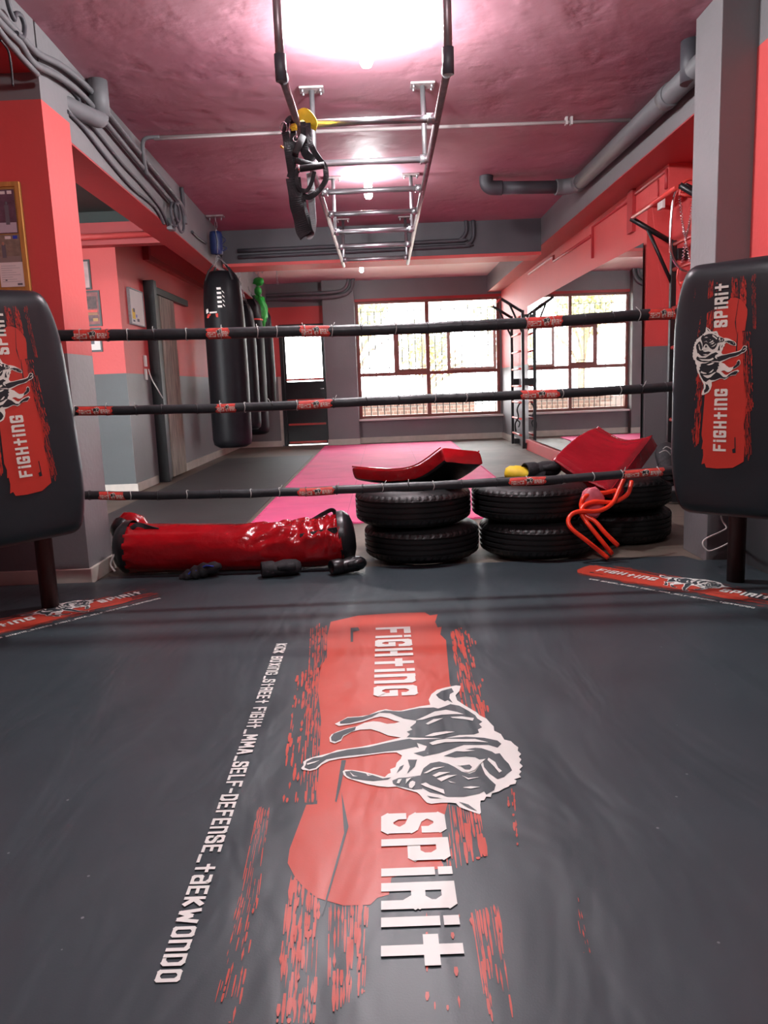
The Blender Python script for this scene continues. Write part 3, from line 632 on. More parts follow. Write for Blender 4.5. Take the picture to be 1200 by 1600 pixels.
DOG_LIGHT = [
 B([(170,420),(260,380),(340,340),(440,325),(540,345),(600,365),(500,365),(400,370),(310,390),(230,415)]),
 B([(260,450),(330,410),(415,400),(350,430),(280,460)]), B([(480,390),(580,385),(690,400),(680,425),(600,410),(500,400)]),
 B([(250,565),(330,535),(440,520),(520,525),(420,545),(320,565)]),
 B([(290,625),(360,600),(450,588),(600,592),(700,590),(820,620),(700,615),(560,615),(430,620),(320,645)]),
 B([(820,760),(880,800),(905,850),(940,880),(915,895),(870,840),(810,780)]),
 B([(520,700),(600,685),(700,695),(600,705)]),
 B([(240,900),(330,850),(430,840),(330,870),(270,900)]), B([(320,920),(380,890),(480,890),(400,915),(350,935)]), B([(360,950),(450,920),(540,915),(460,945),(400,975)]),
 B([(580,920),(640,945),(740,935),(640,958)]), B([(590,1030),(660,1020),(745,1025),(660,1042)]), B([(460,970),(530,990),(480,985)]),
 B([(215,1000),(260,985),(300,1010),(420,1050),(430,1090),(340,1055),(250,1020)]),
 A([(1075,1055),(1085,1030),(1110,1018),(1135,1030),(1130,1060),(1105,1090),(1080,1085)]),
 A([(975,1005),(1010,1000),(985,1045),(960,1040)]), A([(1050,1000),(1170,970),(1100,990),(1060,1030),(1045,1050)]),
 A([(120,850),(200,830),(240,820),(190,845),(125,865)]), A([(520,930),(560,965),(600,975),(550,972)]), A([(670,940),(700,960),(730,962),(690,970)]),
 B([(540,830),(640,790),(795,770),(735,825),(700,870),(640,892),(600,880),(630,868),(655,868),(675,845),(650,822),(570,832)]),
]
def px(l): return [_uv(a, b) for a, b in l]
BLOB = px([(517,976),(560,966),(620,962),(664,961),(672,966),(684,964),(680,976),(684,985),(690,984),(688,996),(697,1005),(700,1040),(703,1074),(714,1100),(722,1140),(722,1180),(712,1230),(700,1262),(690,1300),(692,1330),(688,1366),(640,1372),(612,1380),(608,1407),(590,1412),(579,1423),(537,1424),(496,1412),(475,1395),(462,1380),(450,1357),(453,1335),(466,1300),(479,1265),(496,1264),(499,1200),(502,1132),(497,1085),(500,1055),(505,1035),(499,1050),(511,1032),(511,1000)])
def streak_polys(quad, n, m, seed, lo=0.03, hi=0.14, wd=0.5, fill=0.62):
    """dry-brush dashes running along u inside an image-traced quad (corners: start-left, start-right, end-right, end-left)"""
    rd = random.Random(seed); a, b, c, d = [Vector(q) for q in px(quad)]; out = []
    L = ((d-a).length+(c-b).length)/2
    for i in range(n):
        t = (i+rd.random()*0.8)/n; s0 = a.lerp(b, t); s1 = d.lerp(c, t); k = 0.0+rd.random()*0.06
        while k < 1:
            ln = rd.uniform(lo, hi)/max(L, 0.05)
            if rd.random() < fill*(1-0.35*k):
                e = min(1, k+ln); p = s0.lerp(s1, k); q = s0.lerp(s1, e); w = (b-a).length/n*rd.uniform(0.25, wd+0.4)
                md = p.lerp(q, rd.uniform(.3, .7)); nv = Vector((0, 1))
                out.append([p, md+nv*w/2, q, md-nv*w/2] if rd.random() < .3 else [p+nv*w*.4, p.lerp(q,.5)+nv*w*.55, q+nv*w*.2, q-nv*w*.2, p.lerp(q,.55)-nv*w*.5, p-nv*w*.35])
            k += ln*rd.uniform(0.75, 1.25)
    return out
STREAKS = streak_polys([(486,978),(512,978),(500,1262),(474,1262)], 12, 8, 1, fill=.9) + \
  streak_polys([(462,1060),(500,1040),(480,1262),(436,1262)], 13, 8, 2, .02, .08, fill=.42) + \
  streak_polys([(404,1268),(422,1268),(405,1420),(372,1420)], 9, 8, 3, .02, .08, fill=.8) + \
  streak_polys([(375,1410),(405,1410),(372,1610),(322,1610)], 10, 8, 4, .01, .05, .7, fill=.55) + \
  streak_polys([(452,1370),(500,1410),(492,1610),(428,1610)], 17, 8, 5, .02, .08, .7, fill=.8) + \
  streak_polys([(512,1420),(578,1420),(572,1560),(510,1600)], 15, 8, 6, .03, .09, .8, fill=.88) + \
  streak_polys([(704,990),(716,982),(760,1140),(728,1150)], 8, 8, 7, .05, .16, .9, fill=.85) + \
  streak_polys([(716,985),(740,985),(768,1140),(748,1140)], 7, 8, 8, .02, .07, fill=.5) + \
  streak_polys([(700,1262),(752,1275),(764,1345),(712,1366)], 12, 8, 9, .05, .12, .9, fill=.95) + \
  streak_polys([(735,1432),(780,1420),(806,1600),(762,1610)], 14, 8, 10, .03, .10, .8, fill=.8) + \
  streak_polys([(680,1300),(704,1296),(712,1366),(690,1366)], 5, 8, 11, .03, .08, .6, fill=.6) + \
  streak_polys([(664,1430),(740,1440),(768,1590),(664,1590)], 10, 8, 12, .01, .03, fill=.16) + \
  streak_polys([(792,1240),(806,1240),(812,1330),(798,1330)], 3, 4, 13, .01, .04, fill=.5) + \
  streak_polys([(896,1410),(904,1410),(925,1500),(912,1500)], 3, 4, 14, .01, .04, fill=.5)
BLOB_CUTS = [px([(534,1245),(545,1300),(505,1440),(503,1438),(538,1310)]), px([(548,986),(560,985),(562,990),(552,992),(552,1008),(548,1008)]),
             px([(534,1195),(541,1195),(533,1235),(526,1262),(524,1260)])]
T_FIGHT = text_polys('FiGHtinG', 0.0, 0.715, -0.068, 0.075)
T_SPIRIT = text_polys('SPiRit', 1.405, 1.885, -0.042, 0.105)
T_SUB = text_polys('KiCK BOXinG_StREEt FiGHt_MMA_SELF-DEFEnSE_taEKWOnDO', 0.155, 1.90, -0.458, -0.415, th=0.17, gap=0.13)
T_SUB = [[(a, b+0.030*(a-0.155)/1.745) for a, b in p] for p in T_SUB]
def banner(tf, parent, red, white, dark, sub=True, streaks=True, o1=0.0006, tsub=1):
    def dens(poly):
        if tsub == 1: return poly
        out = []
        for a, b in zip(poly, poly[1:]+poly[:1]):
            for k in range(tsub): out.append((a[0]+(b[0]-a[0])*k/tsub, a[1]+(b[1]-a[1])*k/tsub))
        return out
    def flatten(polys, m, off, name, step=0.0):
        mb = MB()
        for i, p in enumerate(polys):
            p = dens([(q[0], q[1]) for q in p])
            t = geometry.tessellate_polygon([[Vector((a, b, 0)) for a, b in p]])
            mb.add([tf(a, b, off+step*(i % 17)) for a, b in p], t, m)
        return mb
    a = flatten([BLOB], red, o1, 'x'); b = flatten(STREAKS if streaks is True else streaks, red, o1+0.0001, 'x', 0.0001)
    r = MB(); r.add(a.v, a.f, red); r.add(b.v, b.f, red); c = flatten(BLOB_CUTS, dark, o1+0.0010, 'x'); r.add(c.v, c.f, dark)
    pr = r.build('banner_print', parent, merge=False); pr['label'] = 'red brush-stroke print'
    for words in [T_FIGHT, T_SPIRIT]+([T_SUB] if sub else []):
        l = flatten(words, white, o1+0.0012, 'x', 0.0001).build('lettering', pr, merge=False); l['label'] = 'white lettering'
    a = flatten([DOG_WHITE], white, o1+0.0021, 'x'); b = flatten(DOG_DARK, dark, o1+0.0024, 'x', 0.00007); c = flatten(DOG_LIGHT, white, o1+0.0038, 'x', 0.00006)
    e = MB(); e.add(a.v, a.f, white); e.add(b.v, b.f, dark); e.add(c.v, c.f, white)
    q = e.build('dog_emblem', pr, merge=False); q['label'] = 'black and white dog emblem'
    return pr

# ------------------------------------------------------------------ ring canvas
CT = 0.012
cv = thing('ring_canvas', (0, 1, 0), 'dark glossy vinyl canvas floor of the boxing ring with a red dog banner', 'ring canvas')
mb = MB(); outl = [(-2.38,-2.9),(1.86,-2.9),(1.86,4.0),(1.66,4.03),(1.62,4.14),(1.0,4.15),(0.2,4.16),(-0.6,4.17),(-1.57,4.16),(-1.60,4.045),(-2.38,4.045)]
top = [Vector((x, y, CT)) for x, y in outl]; bot = [Vector((x, y, 0.0005)) for x, y in outl]; n = len(outl)
t = geometry.tessellate_polygon([top]); mb.add(top, t, CANVAS); mb.add(top+bot, [(i, n+i, n+(i+1) % n, (i+1) % n) for i in range(n)], CANVAS)
mb.build('canvas_sheet', cv)
banner(lambda u, v, o: Vector((v, 3.06-u, CT+o)), cv, CPRINT, CWHITE, CANVAS)
def diag(cx, cy, dx, dy, s):
    ux, uy = -dy, dx
    def f(u, v, o):
        a = (u-0.94)*s; b = v*s*0.95
        return Vector((cx+dx*a+ux*b, cy+dy*a+uy*b, CT+o))
    return f
banner(diag(1.37, 3.575, 0.672, -0.740, 0.455), cv, CPRINT, CWHITE, CANVAS)
banner(diag(-1.565, 3.47, 0.707, 0.707, 0.455), cv, CPRINT, CWHITE, CANVAS)

# ------------------------------------------------------------------ corner posts and pads
def corner(sx, cx, cy, label, plabel):
    px_, py_ = (1.655 if sx > 0 else -1.64), 3.58; post = thing('ring_post', (px_, py_, 0), plabel, 'ring post')
    MB().tube([(px_, py_, CT), (px_, py_, 1.33)], 0.04, simple('maroon_post_paint', (0.035, 0.006, 0.006), 0.5), 16).build('post', post)
    MB().tube([(px_, py_, 1.33), (px_, py_, 1.35)], 0.045, BLKMETAL, 16).build('post_cap', post)
    t = thing('corner_pad', (cx, cy, 0.42), label, 'ring corner pad')
    d = Vector((1, sx*-1*-1, 0)); d = Vector((1.0, -sx*1.0, 0)).normalized() if sx > 0 else Vector((1.0, 1.0, 0)).normalized()
    nrm = Vector((-sx, -1, 0)).normalized()
    Wd, Hh, T = 0.52, 1.03, 0.15; zc = 0.925
    def surf(s, z, off=0.0):
        a = min(1, abs(2*s/Wd)); b = min(1, abs(2*(z-zc)/Hh))
        pr = (1-a**10)**0.5*(1-b**30)**0.5
        return Vector((cx, cy, 0))+d*s+nrm*(T*(pr-0.15)+off)+Vector((0, 0, z))
    NS, NZ = 28, 40; vs = []
    def warp(i, j):
        a = -1+2*i/NS; b = -1+2*j/NZ
        a = math.copysign(1-(1-abs(a))**1.5, a); b = math.copysign(1-(1-abs(b))**1.3, b)
        rr = 0.30/(Hh/2); over = max(0, (abs(b)-(1-rr))/rr); k = 1-0.34*(1-math.sqrt(max(0, 1-over**2)))-0.025*(b > 0)*b
        return a*Wd/2*k, zc+b*Hh/2
    pad = MB(); fs = []
    for j in range(NZ+1):
        for i in range(NS+1):
            s, z = warp(i, j); k = 1
            a = -1+2*i/NS; a = math.copysign(1-(1-abs(a))**1.5, a)
            b = min(1, abs(2*(z-zc)/Hh)); pr = (1-abs(a)**10)**0.5*(1-b**30)**0.5
            vs.append(Vector((cx, cy, z))+d*s+nrm*T*(pr-0.15))
    for j in range(NZ):
        for i in range(NS):
            q = j*(NS+1)+i; fs.append((q, q+1, q+NS+2, q+NS+1))
    pad.add(vs, fs, PADV, True)
    rim = [j*(NS+1) for j in range(NZ+1)]+[NZ*(NS+1)+i for i in range(1, NS+1)]+[j*(NS+1)+NS for j in range(NZ-1, -1, -1)]+[i for i in range(NS-1, 0, -1)]
    bv = [vs[q] for q in rim]; cb = sum(bv, Vector())/len(bv)
    pad.add(bv+[cb-nrm*0.02], [(i, (i+1) % len(bv), len(bv)) for i in range(len(bv))], PADV, True)
    pad.build('pad_body', t)
    def tf(u, v, o):
        s = -(v*0.36)+0.0 ; z = 0.69+u*0.345
        if sx > 0: s = -(v*0.36)
        return surf(s+PADSHIFT[sx], z, 0.0012+o*1.4)
    allowed = [p for p in STREAKS if all(-0.3 < q[0] < 1.95 and -0.42 < q[1] < 0.42 for q in p)]
    banner(tf, t, PADRED, PADWHITE, PADV, sub=False, streaks=allowed, o1=0.0012, tsub=3)
    for o_ in t.children_recursive: pass
    t.rotation_euler = (0, -0.055 if sx < 0 else 0.0, 0)
    return t
PADSHIFT = {1: -0.02, -1: -0.01}
corner(-1, -1.515, 3.17, 'thick black corner pad with vertical red dog print by the left pillar', 'dark red ring post hidden behind the left corner pad')
corner(1, 1.445, 3.15, 'thick black corner pad with vertical red dog print by the grey right pillar', 'dark red ring post hidden behind the right corner pad')

# ------------------------------------------------------------------ ring ropes
def rope(pts, rr, prints, label, seed):
    rd = random.Random(seed)
    P = smoothpath([aty(a, b, 3.60) for a, b in pts], 10); t = thing('ring_rope', (0, 3.6, P[len(P)//2].z-rr), label, 'ring rope', 'ring ropes')
    P = [Vector((-1.60, 3.60, P[0].z+0.002))]+P+[Vector((1.62, 3.60, P[-1].z+0.004))]
    P = [p+Vector((0, 0, 0.003*noise.noise(Vector((p.x*7, seed, 0))))) for p in P]
    rs = [rr*(1+0.07*noise.noise(Vector((p.x*11, seed*3, 1)))) for p in P]
    MB().tube(P, rs, ROPEBLK, 18).build('sleeve', t)
    def at(x):
        for i in range(len(P)-1):
            if P[i].x <= x <= P[i+1].x:
                f = (x-P[i].x)/(P[i+1].x-P[i].x); return P[i].lerp(P[i+1], f)
        return P[0] if x < P[0].x else P[-1]
    x = P[0].x+0.08
    while x < P[-1].x-0.05:
        c = at(x); tb = MB(); q = rr*1.06
        tb.tube([c+Vector((0.003*math.sin(k), q*math.cos(k*0.3927), q*math.sin(k*0.3927))) for k in range(16)], 0.0022, TIE if rd.random() < .5 else ROPEBLK, 6, closed=True)
        if rd.random() < .4:
            e = rd.uniform(-.01, .01); tb.tube([c+Vector((0, -q, 0.01)), c+Vector((e, -q-0.003, 0.022)), c+Vector((e*2, -q+0.006, 0.036))], 0.0014, TIE, 5)
        tb.build('cable_tie', t); x += rd.uniform(0.085, 0.17)
    for pxc, wpx in prints:
        c0 = aty(pxc, 600, 3.6).x; hw = wpx/1200*3.6/2
        def tf(u, v, off):   # u,v in print space 0..1.9 / -.3...3, wrapped on the sleeve front
            xx = c0+(u-0.95)/1.9*hw*2; c = at(xx); an = math.pi/2*1.55*(v-0.02)/0.55
            q = rr*1.10+off*0.8
            return Vector((xx, c.y-q*math.cos(an), c.z+q*math.sin(an)))
        lb = MB(); N = 14; vs = []; rdd = random.Random(int(pxc))
        for i in range(N+1):
            for k in range(7):
                v = -0.24+0.48*k/6; vs.append(tf(i/N*1.9+(rdd.uniform(-.12, .12) if i in (0, N) else 0), v, 0))
        lb.add(vs, [(i*7+k, (i+1)*7+k, (i+1)*7+k+1, i*7+k+1) for i in range(N) for k in range(6)], PRINTRED, True)
        l = lb.build('printed_label', t); l['label'] = 'small red printed label'
        tx = MB()
        for p in text_polys('FiGHtinG', 0.08, 0.75, -0.12, 0.06)+text_polys('SPiRit', 1.30, 1.82, -0.10, 0.08):
            tx.add([tf(a, b, 0.0012) for a, b in p], [(0, 1, 2, 3)], PADWHITE)
        dg = [(0.80+0.46*(u-0.655)/0.76, v*0.62-0.02) for u, v in DOG_WHITE]
        tt = geometry.tessellate_polygon([[Vector((a, b, 0)) for a, b in dg]]); tx.add([tf(a, b, 0.0012) for a, b in dg], tt, PADWHITE)
        for D in DOG_DARK[:6]:
            dg = [(0.80+0.46*(u-0.655)/0.76, v*0.62-0.02) for u, v in D]
            tt = geometry.tessellate_polygon([[Vector((a, b, 0)) for a, b in dg]]); tx.add([tf(a, b, 0.0022) for a, b in dg], tt, ROPEBLK)
        tx.build('lettering', l, merge=False)
rope([(75,524),(150,524),(300,522),(450,518),(600,515),(800,506),(900,500),(990,493),(1075,489)], 0.0255, [(152,54),(348,34),(497,44),(850,54),(1030,40)], 'topmost of the three black ropes strung across the ring', 1)
rope([(100,642),(200,641),(400,636),(600,626),(800,618),(950,611),(1065,603)], 0.0215, [(146,52),(352,30),(490,52),(842,58)], 'middle of the three black ropes strung across the ring', 2)
rope([(110,774),(250,774),(450,769),(600,762),(750,755),(900,747),(1010,738),(1075,733)], 0.0205, [(160,40),(485,56),(822,56),(1005,62)], 'lowest of the three black ropes, passing in front of the tyres', 3)
# ------------------------------------------------------------------ overhead ladder (monkey bars)
mk = thing('monkey_bars', (-0.03, 6.3, 2.30), 'long scuffed steel overhead ladder hanging from the pink ceiling', 'monkey bars')
RX0, RX1, RZ = -0.387, 0.335, 2.35
for X in (RX0, RX1):
    MB().tube([(X, 3.60, RZ), (X, 9.0, RZ)], 0.018, RAIL, 14).build('side_rail', mk)
    p = MB().tube([(X, 3.57, RZ+0.02), (X, 3.57, CZ)], 0.019, RAIL, 14)
    p.build('end_post', mk)
    MB().tube([(X, 3.58, RZ-0.035), (X, 3.57, RZ+0.07)], 0.025, PIPED, 14).tube([(X, 3.57, RZ), (X, 3.65, RZ)], 0.025, PIPED, 14).build('pipe_elbow', mk)
for i, y in enumerate((4.24, 4.96, 5.66, 6.36, 7.07, 7.79, 8.57)):
    r = MB().tube([(RX0, y, RZ), (RX1, y, RZ)], 0.0195, STEEL, 14)
    ro = r.build('rung', mk)
    for X, s in ((RX0, 1), (RX1, -1)):
        MB().tube([(X+s*0.015, y, RZ), (X+s*0.055, y, RZ)], 0.028, STEEL, 14).build('rung_collar', ro)
for y, yr in ((5.08, 5.02), (7.12, 7.08), (8.84, 8.62)):
    for X in (RX0+0.02, RX1-0.02):
        hg = MB().tube([(X, y, CZ-0.01), (X, yr, RZ)], 0.016, STEEL, 12).build('hanger', mk)
        fl = MB().box(X-0.075, X+0.075, y-0.05, y+0.05, CZ-0.014, CZ-0.001, RUST)
        for a in (-0.055, 0.055):
            for b in (-0.03, 0.03): fl.tube([(X+a, y+b, CZ-0.03), (X+a, y+b, CZ-0.014)], 0.008, STEEL, 6)
        fl.build('ceiling_flange', hg, 0.002)
# ------------------------------------------------------------------ suspension straps on the ladder
st = thing('suspension_trainer', aty(470, 372, 4.16), 'tangle of black straps with foam handles and yellow anchor on the first rung', 'suspension trainer')
def ribbon(pts, y, w, m, name, parent=None, k=6, tk=0.0025, dy=0.0):
    P = smoothpath([aty(p[0], p[1], y+(p[2] if len(p) > 2 else 0)) for p in pts], k)
    vs = []; N = len(P)
    for i, p in enumerate(P):
        t = (P[min(i+1, N-1)]-P[max(i-1, 0)]).normalized(); a = 0.5+0.45*math.sin(i*0.35)
        wv = (t.cross(Vector((0, 1, 0))).normalized()*1.0+Vector((0, 0.45*math.sin(i*0.3), 0))).normalized(); nv = t.cross(wv).normalized()
        for s1, s2 in ((-1, -1), (1, -1), (1, 1), (-1, 1)): vs.append(p+wv*w/2*s1+nv*tk*s2)
    fs = [(i*4+q, i*4+(q+1) % 4, (i+1)*4+(q+1) % 4, (i+1)*4+q) for i in range(N-1) for q in range(4)]+[(0, 3, 2, 1), (4*N-4, 4*N-3, 4*N-2, 4*N-1)]
    return MB().add(vs, fs, m, False).build(name, parent if parent else st)
ribbon([(464,190,.05),(466,182,0),(476,178,-.03),(487,190,-.03),(486,200,0)], 4.18, 0.055, YELLOW, 'yellow_anchor_strap')
ribbon([(456,202),(459,196),(460,204)], 4.14, 0.03, YELLOW, 'yellow_anchor_strap')
ribbon([(476,190),(477,215),(476,235),(481,244),(489,252)], 4.16, 0.045, BLACKFAB, 'strap')
ribbon([(481,192),(483,218),(490,235),(500,250),(508,262),(509,280),(502,293),(492,303),(482,308),(472,305)], 4.14, 0.028, BLACKFAB, 'strap')
ribbon([(446,206),(449,230),(452,250),(455,270),(460,285),(466,300)], 4.14, 0.036, BLACKFAB, 'strap')
ribbon([(444,210),(449,190),(456,186),(458,200),(457,225),(453,240),(457,262),(463,285)], 4.17, 0.030, BLACKFAB, 'strap')
ribbon([(470,214),(463,232),(460,250),(455,270),(453,278)], 4.15, 0.034, BLACKFAB, 'strap')
ribbon([(466,262),(463,275),(465,290),(471,297),(480,297),(487,285),(491,268)], 4.12, 0.020, BLACKFAB, 'strap')
ribbon([(458,278),(462,305),(465,325),(470,345),(474,362),(478,368)], 4.13, 0.075, BLACKFAB, 'wide_strap')
ribbon([(467,300),(470,325),(476,345),(480,362),(482,368)], 4.15, 0.065, BLACKFAB, 'wide_strap')
ribbon([(484,270),(486,290),(487,315),(489,340),(488,358),(484,368),(480,368)], 4.17, 0.036, GREYSTRAP, 'grey_loop_strap')
MB().tube([aty(468, 264, 4.10), aty(507, 258, 4.10)], 0.0165, BLACKFAB, 14).tube([aty(466.5, 264.3, 4.10), aty(468.5, 264, 4.10)], 0.019, CHROME, 14).build('foam_handle', st)
MB().tube([aty(461, 250, 4.13), aty(491, 259, 4.16)], 0.015, BLACKFAB, 14).build('foam_handle', st)
MB().tube([aty(461, 240, 4.12), aty(474, 212, 4.12)], 0.017, simple('dark_foam_grip', (0.05, 0.05, 0.052), 0.8), 14).build('foam_handle', st)
c = aty(443, 199, 4.14); MB().tube([c+Vector((0.018*math.cos(k*.5236), 0.004, 0.026*math.sin(k*.5236))) for k in range(12)], 0.003, CHROME, 6, closed=True).build('carabiner', st)
c = aty(462, 217, 4.12); MB().tube([c+Vector((0.012*math.cos(k*.6283), 0, 0.014*math.sin(k*.6283))) for k in range(10)], 0.003, CHROME, 6, closed=True).build('buckle', st)
c = aty(438, 228, 4.14); MB().tube([aty(446, 232, 4.14)+Vector((-.01,0,0)), c], 0.003, simple('orange_tag', (0.7, 0.25, 0.02), 0.6), 5, flat=2.0).build('orange_tag', st)

# ------------------------------------------------------------------ tyres
def make_tyre():
    t = thing('tyre', (0, 0, 0), 'tmp', 'tyre', 'car tyres stacked behind the ropes')
    R, Hh = 0.335, 0.205; n = 144
    def ring_mesh(prof, mod=None):
        vs = []; fs = []
        for i, (r, z) in enumerate(prof):
            for k in range(n):
                a = 2*math.pi*k/n; rr = r
                if mod: rr, zz = mod(i, r, z, k)
                else: zz = z
                vs.append((rr*math.cos(a), rr*math.sin(a), zz))
        for i in range(len(prof)-1):
            for k in range(n): fs.append((i*n+k, i*n+(k+1) % n, (i+1)*n+(k+1) % n, (i+1)*n+k))
        return vs, fs
    z0 = Hh/2
    tread = [(R-0.022, 0.022), (R-0.012, 0.028), (R-0.005, 0.036)]
    for g in (0.062, 0.092, 0.122, 0.150):
        tread += [(R-0.001, g-0.006), (R-0.009, g-0.004), (R-0.009, g+0.004), (R-0.001, g+0.006)]
    tread += [(R-0.005, Hh-0.036), (R-0.012, Hh-0.028), (R-0.022, Hh-0.022)]
    nt_ = len(tread)
    def mod(i, r, z, k):
        if (i < 3 or i >= nt_-3) and k % 3 == 0: return r-0.004, z
        return r, z
    vs, fs = ring_mesh(tread, mod); MB().add(vs, fs, RUBBER, False).build('tread', t)
    for up in (0, 1):
        side = [(R-0.022, 0.022), (R-0.035, 0.013), (R-0.06, 0.004), (R-0.085, 0.0), (R-0.105, 0.003), (R-0.120, 0.014), (R-0.124, 0.028), (R-0.110, 0.045), (R-0.07, 0.06), (R-0.03, 0.09), (R-0.03, z0)]
        if up: side = [(r, Hh-z) for r, z in side]
        vs, fs = ring_mesh(side); MB().add(vs, fs, RUBBER, True).build('sidewall', t)
    return t
ty = make_tyre()
spots = [((0.195, 4.43, 0.0), 'bottom tyre of the left stack, under the curved red shield'), ((0.150, 4.42, 0.206), 'top tyre of the left stack, carrying the curved red shield'),
         ((0.87, 4.43, 0.0), 'bottom tyre of the middle stack'), ((0.83, 4.45, 0.206), 'top tyre of the middle stack, with yellow gloves on it'),
         ((1.44, 4.79, 0.0), 'bottom tyre of the right stack, behind the orange tubes'), ((1.43, 4.77, 0.206), 'top tyre of the right stack, carrying the crimson pad')]
for i, (p, l) in enumerate(spots):
    o = ty if i == 0 else copy_tree(ty, (0, 0, 0), l)
    o.location = (p[0], p[1], p[2]+(CT if i < 4 else 0.0)+0.001); o['label'] = l; o.rotation_euler.z = 0.37*i

# ------------------------------------------------------------------ kick shields / pads
def soft_slab(path, wv, th, m, name, label, cat, under=None, seam=True, nl=24, nw=8):
    """curved padded slab: bottom-edge path, width vector and thickness vectors per point"""
    P = smoothpath([p for p, u in path], nl//(len(path)-1)); U = smoothpath([u for p, u in path], nl//(len(path)-1)); N = len(P)
    t = thing(name, sum(P, Vector())/N, label, cat)
    def shell(flip, w0, w1, h0, h1): pass
    top = MB(); vs = []
    ring = []
    for k in range(36):
        an = math.pi-2*math.pi*k/36; c_, s_ = math.cos(an), math.sin(an)
        ring.append((0.5+0.5*math.copysign(abs(c_)**0.22, c_), 0.5+0.5*math.copysign(abs(s_)**0.35, s_)))
    rt = 20; nw = 14
    R = len(ring)
    for i in range(N):
        for a, h in ring:
            bul = 0.014*math.sin(math.pi*min(1, max(0, a)))*math.sin(math.pi*i/(N-1))
            q = P[i]+wv*a+U[i]*(th*h+(bul if h > 0.8 else 0))
            q += Vector((1, 1, 1))*0.004*noise.noise(q*18)
            vs.append(q)
    fs = []; ms = []
    for i in range(N-1):
        for k in range(R):
            fs.append((i*R+k, i*R+(k+1) % R, (i+1)*R+(k+1) % R, (i+1)*R+k)); ms.append(rt <= k < rt+nw)
    caps = [tuple(range(R)), tuple((N-1)*R+k for k in range(R))[::-1]]
    top.add(vs, [f for f, u in zip(fs, ms) if not u]+caps, m, True)
    body = top.build('cover', t, bevel=0)
    MB().add(vs, [f for f, u in zip(fs, ms) if u], under or m, True).build('underside', t)
    pipi = MB()
    for a, h in ((0, 1), (1, 1)):
        pipi.tube([P[i]+wv*a+U[i]*th*h for i in range(N)], 0.004, m, 6)
    pipi.build('piping', t)
    return t
zt = 0.425+CT
G = Vector((-0.19, 4.62, zt+0.005)); Fp = Vector((0.02, 4.46, zt-0.002)); Fq = Vector((0.19, 4.31, zt+0.035)); Dp = Vector((0.325, 4.19, 0.575))
soft_slab([(G, Vector((-.15, .0, 1))), (Fp, Vector((0, 0, 1))), (Fq, Vector((-.30, .22, .93))), (Dp, Vector((-.25, .2, .94)))], Vector((0.235, 0.20, -0.045)), 0.085, REDVINYL,
          'kick_shield', 'curved red kick shield with black underside, lying on the left tyre stack', 'kick shield', BLACKV)
p1 = aty(862, 716, 4.42); p2 = aty(934, 660, 4.78); p3 = aty(1016, 676, 4.74); p4 = aty(945, 768, 4.33)
p4b = aty(905, 765, 4.36)
q3 = aty(1034, 700, 4.68); q4 = aty(968, 752, 4.33)
def pad2():
    t = thing('kick_shield', (p1+p3)/2+Vector((0, 0, -0.1)), 'big shiny crimson shield tilted against the right tyre stack', 'kick shield')
    a, b, c, d = aty(860, 712, 4.45), aty(931, 662, 4.85), aty(1016, 676, 4.80), aty(950, 762, 4.32)
    dn = Vector((0.075, 0.05, -0.10)); NN = 14; vs = []; 
    def S_(u, v):   # u: a->d / b->c ; v: a->b
        p = a.lerp(d, u).lerp(b.lerp(c, u), v)
        sag = 0.055*math.sin(math.pi*u)*(0.35+0.65*v); hump = 0.03*math.sin(math.pi*v)*(1-u)
        return p+Vector((0, 0, -sag+hump))+Vector((0, 0, 0.006*noise.noise(Vector((u*5, v*14, 2)))))
    for i in range(NN+1):
        for j in range(NN+1): vs.append(S_(i/NN, j/NN))
    o = len(vs)
    for i in range(NN+1):
        for j in range(NN+1): vs.append(S_(i/NN, j/NN)*1.0+dn)
    K = NN+1
    for i in range(K):
        for j in range(K):
            if i in (0, NN) or j in (0, NN): vs[i*K+j] = vs[i*K+j]+dn*0.2; vs[o+i*K+j] = vs[o+i*K+j]-dn*0.12
    top = [(i*K+j, (i+1)*K+j, (i+1)*K+j+1, i*K+j+1) for i in range(NN) for j in range(NN)]
    bot = [(o+i*K+j, o+i*K+j+1, o+(i+1)*K+j+1, o+(i+1)*K+j) for i in range(NN) for j in range(NN)]
    sd = []
    for i in range(NN): sd += [(i*K, o+i*K, o+(i+1)*K, (i+1)*K), (i*K+NN, (i+1)*K+NN, o+(i+1)*K+NN, o+i*K+NN)]
    for j in range(NN): sd += [(j, j+1, o+j+1, o+j), (NN*K+j, o+NN*K+j, o+NN*K+j+1, NN*K+j+1)]
    MB().add(vs, top+sd, CRIMSON, True).build('cover', t, bevel=0.008)
    MB().add(vs, bot, BLACKV, True).build('underside', t)
    pp = MB(); pp.tube([vs[i*K] for i in range(K)], 0.004, CRIMSON, 6).tube([vs[i*K+NN] for i in range(K)], 0.004, CRIMSON, 6).tube([vs[NN*K+j] for j in range(K)], 0.004, CRIMSON, 6); pp.build('piping', t)
    return t
pad2()

